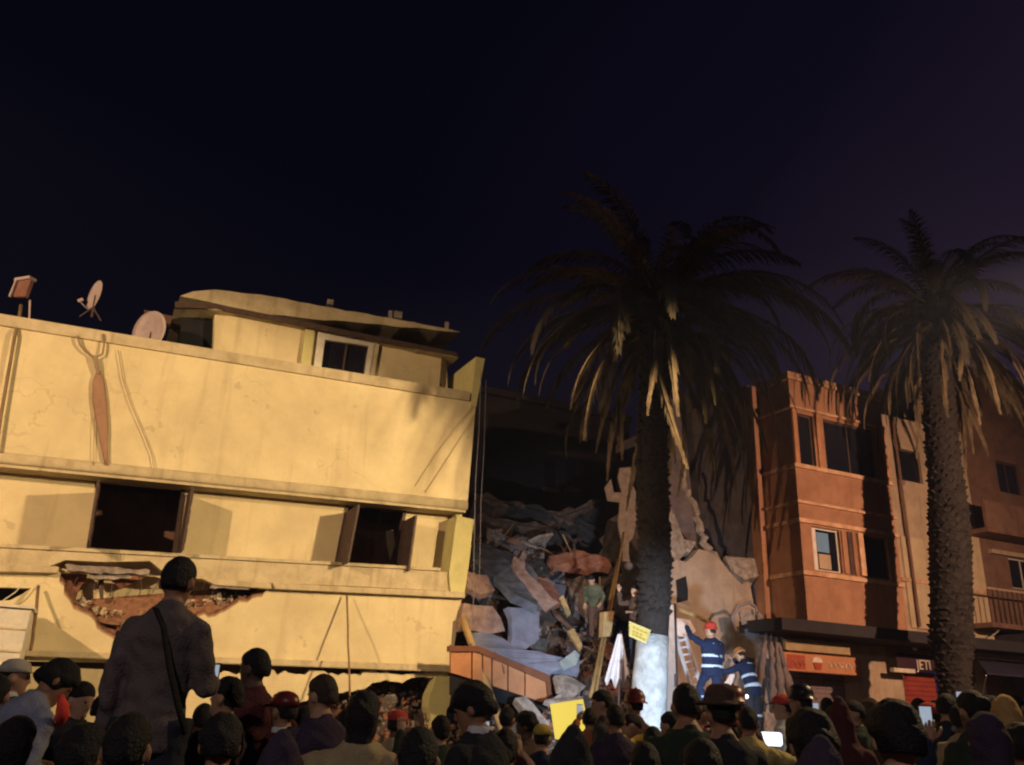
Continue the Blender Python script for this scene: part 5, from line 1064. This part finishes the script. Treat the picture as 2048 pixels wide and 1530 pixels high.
def ex_stripes(E, mk, bend, hx, A_, arms, wd=1.0):
    rf = mat('reflective_tape', (.50, .54, .60), .4, (.36, .40, .46), 9, 0)
    for z, rx, ry in ((1.17, .174, .132), (.98, .189, .145)):
        c = MB(); c.rings([(0, 0, z - .024, (rx + .006) * wd, (ry + .012) * (wd * .3 + .7)), (0, 0, z + .024, (rx + .006) * wd, (ry + .012) * (wd * .3 + .7))], 24, bend); mk('reflective_stripe', c, rf)
    for sd, k in ((-1, (-.11, .10)), (1, (.105, 0))):
        c = MB(); c.rings([(sd * .11, k[1], .42, .082, .082), (sd * .11, k[1], .46, .082, .082)], 16); mk('reflective_stripe', c, rf)
    c = MB(); c.tube([bend((-.10, -.148, 1.385)), bend((0, -.152, 1.39)), bend((.10, -.148, 1.385))], (.012, .006), 6); mk('back_stripe', c, rf)
def ex_lamp(E, mk, bend, hx, A_, arms):
    c = MB(); c.ball((.09, .09, 1.71), (.018, .018, .018), 8, 6, hx); mk('head_torch', c, mat('torch_glow', (.9, .9, .9), .4, emit=(.85, .9, 1), es=4, bump=0))
BJ = cloth('black_jacket', (.018, .018, .022)); NV = cloth('navy_jacket', (.014, .020, .045)); DR = cloth('dark_red_top', (.085, .018, .022)); PU = cloth('plum_jacket', (.045, .028, .055))
GR = cloth('grey_blue_shirt', (.26, .27, .36)); TAN = cloth('tan_jacket', (.42, .33, .18)); YE = cloth('yellow_jacket', (.58, .42, .08)); GN = cloth('dark_green_jacket', (.022, .035, .022)); FN = cloth('firefighter_navy', (.009, .014, .045))
BRN = cloth('brown_coat', (.09, .05, .035)); WHC = cloth('white_shirt', (.66, .64, .62)); ORG = cloth('orange_top', (.50, .16, .06)); REDC = cloth('red_cloth', (.55, .05, .05)); PNK = cloth('dusty_pink_top', (.32, .17, .14)); GRY = cloth('pale_grey_coat', (.34, .34, .33))
HLR = mat('red_helmet', (.50, .05, .035), .35, bump=0); HLD = mat('dark_red_helmet', (.14, .02, .02), .35, bump=0); RC = cloth('red_cap', (.55, .06, .05))
pr = person
# foreground left
def ex_strap(E, mk, bend, hx, A_, arms):
    c = MB(); c.tube([bend((-.05, -.10, 1.475)), bend((.02, -.148, 1.38)), bend((.08, -.150, 1.2)), bend((.15, -.135, 1.02)), bend((.19, -.06, .9))], (.022, .006), 6); mk('bag_strap', c, cloth('strap_black', (.008, .008, .008)))
    ex_phone(E, mk, bend, hx, A_, arms)
pr(357, 1165, 4.15, R(6), 'man in a dark jacket standing high above the crowd at left, back turned', ('close', 'bent'), turn=R(-12), nod=R(6), shirt=cloth('brown_black_jacket', (.13, .10, .095)), wide=.88, extra=ex_strap, size=1.0, group=None)
o = sc.objects
bp_ = [x for x in sc.objects if x.name == 'person'][0]; zf_ = bp_.location.z
c = MB(); c.box(Vector((bp_.location.x, bp_.location.y, zf_ / 2)), (.7, .6, zf_)); tag(build('concrete_block', c, CONC2, bevel=.03), 'low concrete block under the man standing above the crowd', 'concrete block')
pr(30, 1356, 6.3, R(-60), 'man in a white peaked cap and black coat at the left edge', ('down', 'down'), shirt=BJ, skin=1, hair='cap', hood=mat('white_cap', (.6, .55, .45), .8), extra=ex_collar(WHC), turn=R(-8))
pr(-10, 1392, 5.2, R(10), 'dark haired person in black cut off by the left edge', shirt=BJ)
pr(112, 1366, 5.0, R(-30), 'dark haired man in a pale grey blue shirt bending forward at left', ('fold', 'bent'), lean=R(24), turn=R(-22), nod=R(15), shirt=GR, hair='curly')
pr(160, 1402, 5.6, R(-120), 'small faced man in black looking right, behind the grey blue shirt', ('raise', 'fold'), shirt=BJ, skin=1, turn=R(10), nod=R(10))
c = MB(); c.tube([PY(122, 1392, 5.3), PY(126, 1412, 5.25), PY(124, 1436, 5.3), PY(120, 1450, 5.35)], [(.02, .015), (.035, .02), (.042, .02), (.02, .012)], 8); tag(build('red_scarf', c, mat('red_bright_cloth', (.85, .08, .05), .9), smooth=True), 'bright red scarf between the grey blue shirt and the small faced man', 'scarf')
pr(28, 1490, 4.0, R(10), 'person in navy low in the bottom left corner', shirt=NV, size=.9, hair='long')
pr(165, 1515, 3.4, R(-10), 'dark haired person in plum at the bottom edge below the grey blue shirt', shirt=PU, hair='curly')
pr(508, 1338, 5.8, R(48), 'tall man in a dark red top looking left, head against the cream wall', ('down', 'fold'), shirt=DR, skin=2, turn=R(22))
pr(452, 1396, 5.2, R(60), 'man with a reddish face looking left, just below the tall man in red', ('bent', 'down'), shirt=PU, skin=1, turn=R(14), nod=R(-8), extra=ex_phone)
pr(566, 1424, 5.4, R(35), 'person in a dark red cap with white trim right of the tall man in red', ('fold', 'raise'), shirt=DR, hair='cap', hood=HLD, turn=R(20), extra=ex_collar(WHC))
pr(643, 1392, 5.3, R(38), 'short haired man in a plum jacket looking left, ear showing, under the long ledge', ('pocket', 'down'), shirt=PU, skin=1, turn=R(18), wide=1.08, hairmat=HAIRB)
pr(727, 1432, 4.6, R(0), 'person with long black hair and a tan jacket, in front of the plum jacket', ('side', 'down'), shirt=TAN, hair='long', turn=R(-5))
pr(836, 1524, 3.3, R(-6), 'large dark haired head in black at the bottom, right of the long haired one', ('down', 'down'), shirt=BJ, hair='short', wide=1.1, size=.92)
pr(945, 1418, 4.4, R(55), 'man in a black coat with a white collar looking down at the broken pier', ('bent', 'fold'), shirt=BJ, skin=0, turn=R(20), nod=R(18), hair='curly', extra=ex_collar(WHC))
pr(1010, 1502, 4.6, R(5), 'person in a dusty pink striped top lifting a phone, left of the pointed hood', ('raise', 'raise'), shirt=PNK, extra=ex_phone, hair='short')
pr(562, 1560, 3.3, R(0), 'person with a rounded plum hood at the bottom edge under the red cap', shirt=PU, hair='hood', hood=PU, size=.9)
pr(440, 1490, 3.6, R(15), 'dark curly head low in front of the reddish face', shirt=BJ, hair='curly')
pr(255, 1500, 3.0, R(0), 'dark figure in navy at the bottom, in front of the standing man', shirt=NV, hair='short', size=.9)
pr(1142, 1552, 3.1, R(0), 'person in a black pointed hood in front of the yellow board', ('down', 'down'), shirt=BJ, hair='hood', hood=BJ, wide=1.1)
pr(1085, 1478, 7.0, R(-20), 'small person in a yellow cap left of the pointed hood', shirt=NV, hair='cap', hood=YE, skin=1)
pr(1203, 1408, 8.4, R(70), 'man in a dark jacket in profile left of the near palm foot', ('bent', 'pocket'), shirt=cloth('charcoal_jacket', (.05, .045, .05)), skin=1, turn=R(10), lean=R(6))
pr(1268, 1412, 9.0, R(30), 'rescuer in a dark red helmet and head torch at the near palm foot', shirt=BRN, hair='helmet', hood=HLD, extra=ex_lamp)
pr(1262, 1452, 8.2, R(-80), 'person in a yellow jacket bending down before the palm foot', ('reach', 'down'), shirt=YE, skin=1, lean=R(28), nod=R(15))
pr(1306, 1486, 6.2, R(0), 'dark haired person in a black coat in front of the lit palm foot', ('down', 'bent'), shirt=BJ, extra=ex_phone)
pr(1290, 1535, 4.2, R(0), 'person in a rust red coat at the bottom edge under the lit palm', shirt=cloth('rust_coat', (.20, .05, .035)), hair='short', wide=1.2, size=.88)
pr(1372, 1412, 5.2, R(-5), 'tall broad man in a dark green jacket in front of the ladder', ('down', 'pocket'), shirt=GN, wide=1.15)
pr(1441, 1428, 4.8, R(5), 'man in a dark brimmed hat right of the dark green jacket', ('pocket', 'down'), shirt=BJ, hair='hat', hood=BRN, wide=1.1)
pr(1497, 1446, 6.9, R(-15), 'dark haired person in a pale yellow jacket right of the brimmed hat', ('down', 'side'), shirt=cloth('pale_yellow_jacket', (.55, .42, .16)))
pr(1470, 1412, 7.9, R(-30), 'rescuer with a dark red helmet and torch behind the pale yellow jacket', shirt=BRN, hair='helmet', hood=HLD, extra=ex_lamp)
pr(1564, 1416, 9.4, R(60), 'man in a bright red cap and white shirt looking left beside the broken column', shirt=WHC, hair='cap', hood=RC, skin=1, turn=R(10))
pr(1600, 1406, 8.2, R(40), 'man in a dark helmet with a torch and grey collar right of the red cap', shirt=BJ, hair='helmet', hood=mat('black_helmet', (.02, .015, .02), .3, bump=0), extra=lambda *a: (ex_lamp(*a), ex_collar(GRY)(*a)))
pr(1624, 1492, 3.3, R(0), 'broad black haired head close to the camera below the dark helmet', ('down', 'down'), shirt=BJ, hair='curly', wide=1.1)
pr(1682, 1446, 6.6, R(-20), 'person in a dark reddish hood left of the largest round head', shirt=DR, hair='hood', hood=DR)
pr(1708, 1428, 9.0, R(75), 'man with an orange lit face in profile right of the reddish hood', shirt=GN, skin=1, turn=R(5))
pr(1738, 1424, 9.4, R(20), 'person in a brown headscarf before the dark shop doorway', shirt=BRN, hair='scarf', hood=BRN)
pr(1794, 1480, 3.1, R(-8), 'largest round dark head close to the camera with bare neck', ('down', 'down'), shirt=PU, hair='curly', skin=1, wide=1.05)
pr(1874, 1428, 9.0, R(15), 'small person in a pale grey coat right of the largest round head', shirt=GRY)
pr(1896, 1418, 8.0, R(-60), 'dark haired person lifting a white phone before the far palm trunk', ('raise', 'down'), shirt=NV, skin=1, extra=ex_phone, hair='short')
pr(1945, 1424, 5.6, R(10), 'person with a hair bun and a dark green jacket right of the far palm trunk', ('bent', 'down'), shirt=GN, hair='bun', extra=ex_phone)
pr(2012, 1432, 6.2, R(-20), 'person in an ochre headscarf at the right edge', shirt=ORG, hair='scarf', hood=cloth('ochre_scarf', (.55, .33, .12)), skin=1)
pr(1972, 1484, 4.0, R(0), 'person with a plum headscarf in front of the hair bun', ('raise', 'down'), shirt=NV, hair='scarf', hood=PU, extra=ex_phone)
pr(2046, 1500, 4.4, R(0), 'person with an orange shoulder in the bottom right corner', shirt=ORG, hair='curly')
pr(1635, 1600, 2.6, R(0), 'person with a plum hood low at the bottom edge under the broad black haired head', shirt=PU, hair='hood', hood=PU, size=.9)
pr(1405, 1540, 3.6, R(0), 'black haired person in navy at the bottom below the brimmed hat', shirt=NV, hair='short', size=.92)
pr(1340, 1452, 7.5, R(30), 'small fair faced person with a white scarf beside the dark green jacket', shirt=WHC, skin=1, turn=R(20))
pr(1838, 1420, 10.5, R(0), 'small dark haired onlooker before the left dark red shutter', shirt=BRN)
pr(1655, 1418, 10.8, R(-20), 'small onlooker in grey before the grey pink shutter', shirt=GRY, skin=1)
pr(1230, 1440, 7.2, R(10), 'dark haired onlooker in plum between the orange lit profile and the yellow jacket', shirt=PU)
Z2 = [(1588, 1432, 11, 'orange beanie', ORG, 'scarf', 'small onlooker in an orange headscarf behind the broad black haired head'), (1665, 1436, 10, '', GN, 'short', 'small onlooker in dark green between the two dark hoods'), (1722, 1440, 9.8, '', WHC, 'short', 'small onlooker in a white shirt left of the largest round head'), (1756, 1428, 11, '', NV, 'curly', 'curly haired small onlooker in navy behind the largest round head'), (1858, 1434, 8.6, '', DR, 'cap', 'onlooker in a dark red top and red cap right of the largest round head'), (1924, 1440, 7.4, '', TAN, 'short', 'onlooker in a tan jacket left of the hair bun'), (1980, 1422, 8.5, '', GRY, 'curly', 'curly haired onlooker in pale grey left of the ochre headscarf'), (2034, 1416, 9.5, '', NV, 'short', 'far onlooker in navy at the right edge above the ochre headscarf'), (1448, 1462, 6.0, '', PU, 'cap', 'onlooker in plum and a red cap below the brimmed hat'), (1400, 1430, 8, '', REDC, 'short', 'onlooker in bright red between the dark green jacket and the brimmed hat'), (1180, 1440, 9, '', ORG, 'short', 'onlooker in orange just right of the yellow board'), (1052, 1452, 7.5, '', BRN, 'curly', 'curly haired onlooker in brown left of the yellow cap'), (1015, 1440, 8.2, '', WHC, 'short', 'onlooker in a white shirt below the board fence'), (880, 1462, 6.4, '', GN, 'short', 'onlooker in dark green below the broken pier'), (795, 1452, 6.8, '', TAN, 'cap', 'onlooker in a tan jacket and red cap left of the broken pier'), (690, 1452, 6.2, '', BRN, 'short', 'onlooker in brown between the plum jacket and the long haired one'), (612, 1446, 6.6, '', WHC, 'curly', 'curly haired onlooker in white right of the dark red cap'), (405, 1440, 6.2, '', PNK, 'short', 'onlooker in dusty pink right of the standing man'), (210, 1420, 6.4, '', BRN, 'short', 'onlooker in brown left of the standing man'), (70, 1412, 7.0, '', WHC, 'curly', 'curly haired onlooker in white below the peaked cap')]
for k, (x, y, d_, _, sh_, hr_, lb_) in enumerate(Z2):
    pr(x, y, d_, R((k * 67) % 150 - 75), lb_, (('down', 'bent'), ('raise', 'down'), ('fold', 'down'))[k % 3], shirt=sh_, hair=hr_, hood=ORG if hr_ == 'scarf' and sh_ is ORG else GRY if hr_ == 'scarf' else RC, skin=k % 3, turn=R((k * 31) % 50 - 25), nod=R((k * 17) % 20 - 12), vox=.02, extra=ex_phone if k % 9 == 1 else None)
# rescuers
pr(1420, 1262, 17.2, R(28), 'firefighter in navy with white reflective stripes and a red helmet climbing the ladder', ('reach', 'bent'), shirt=FN, trousers=FN, hair='helmet', hood=HLR, skin=1, legs='climb', size=1.02, vox=.018, wide=1.25, extra=lambda *a: ex_stripes(*a, wd=1.25), group=None, turn=R(20))
pr(1480, 1312, 17.6, R(35), 'second firefighter in navy with one bright stripe reaching left below the pipe loop', ('side', 'reach'), shirt=FN, trousers=BJ, hair='helmet', hood=mat('orange_helmet', (.5, .2, .07), .4), skin=1, legs='stand', lean=R(22), size=.98, vox=.02, extra=ex_stripes, group=None, nod=R(15))
pr(1182, 1160, 21.5, R(160), 'rescuer in a pale greenish shirt bending down high on the rubble heap', ('bent', 'down'), shirt=cloth('pale_green_shirt', (.10, .10, .06)), skin=1, size=1.0, vox=.022, group=None, lean=R(48), nod=R(-10), trousers=BRN)
pr(1270, 1182, 19.0, R(120), 'brown clothed rescuer leaning behind the near palm trunk above the white sheet', ('bent', 'raise'), shirt=BRN, skin=1, size=.98, vox=.022, group=None)

# ================================================================== thin smoke and dust in the air
g = MB(); g.box((8, 22, 9.0), (120, 110, 20.4)); hz = build('haze', g, ASPH, loc=(8, 22, -1.2)); hz.data.materials.clear()
hm = bpy.data.materials.new('night_haze'); hm.use_nodes = True; t = hm.node_tree; t.nodes.clear(); o_ = t.nodes.new('ShaderNodeOutputMaterial'); v_ = t.nodes.new('ShaderNodeVolumePrincipled')
v_.inputs['Color'].default_value = (.55, .62, 1.0, 1); v_.inputs['Density'].default_value = .0010; v_.inputs['Anisotropy'].default_value = .2
t.links.new(v_.outputs[0], o_.inputs['Volume']); hz.data.materials.append(hm); tag(hz, kind='stuff', label='thin dusty night air over the whole street')
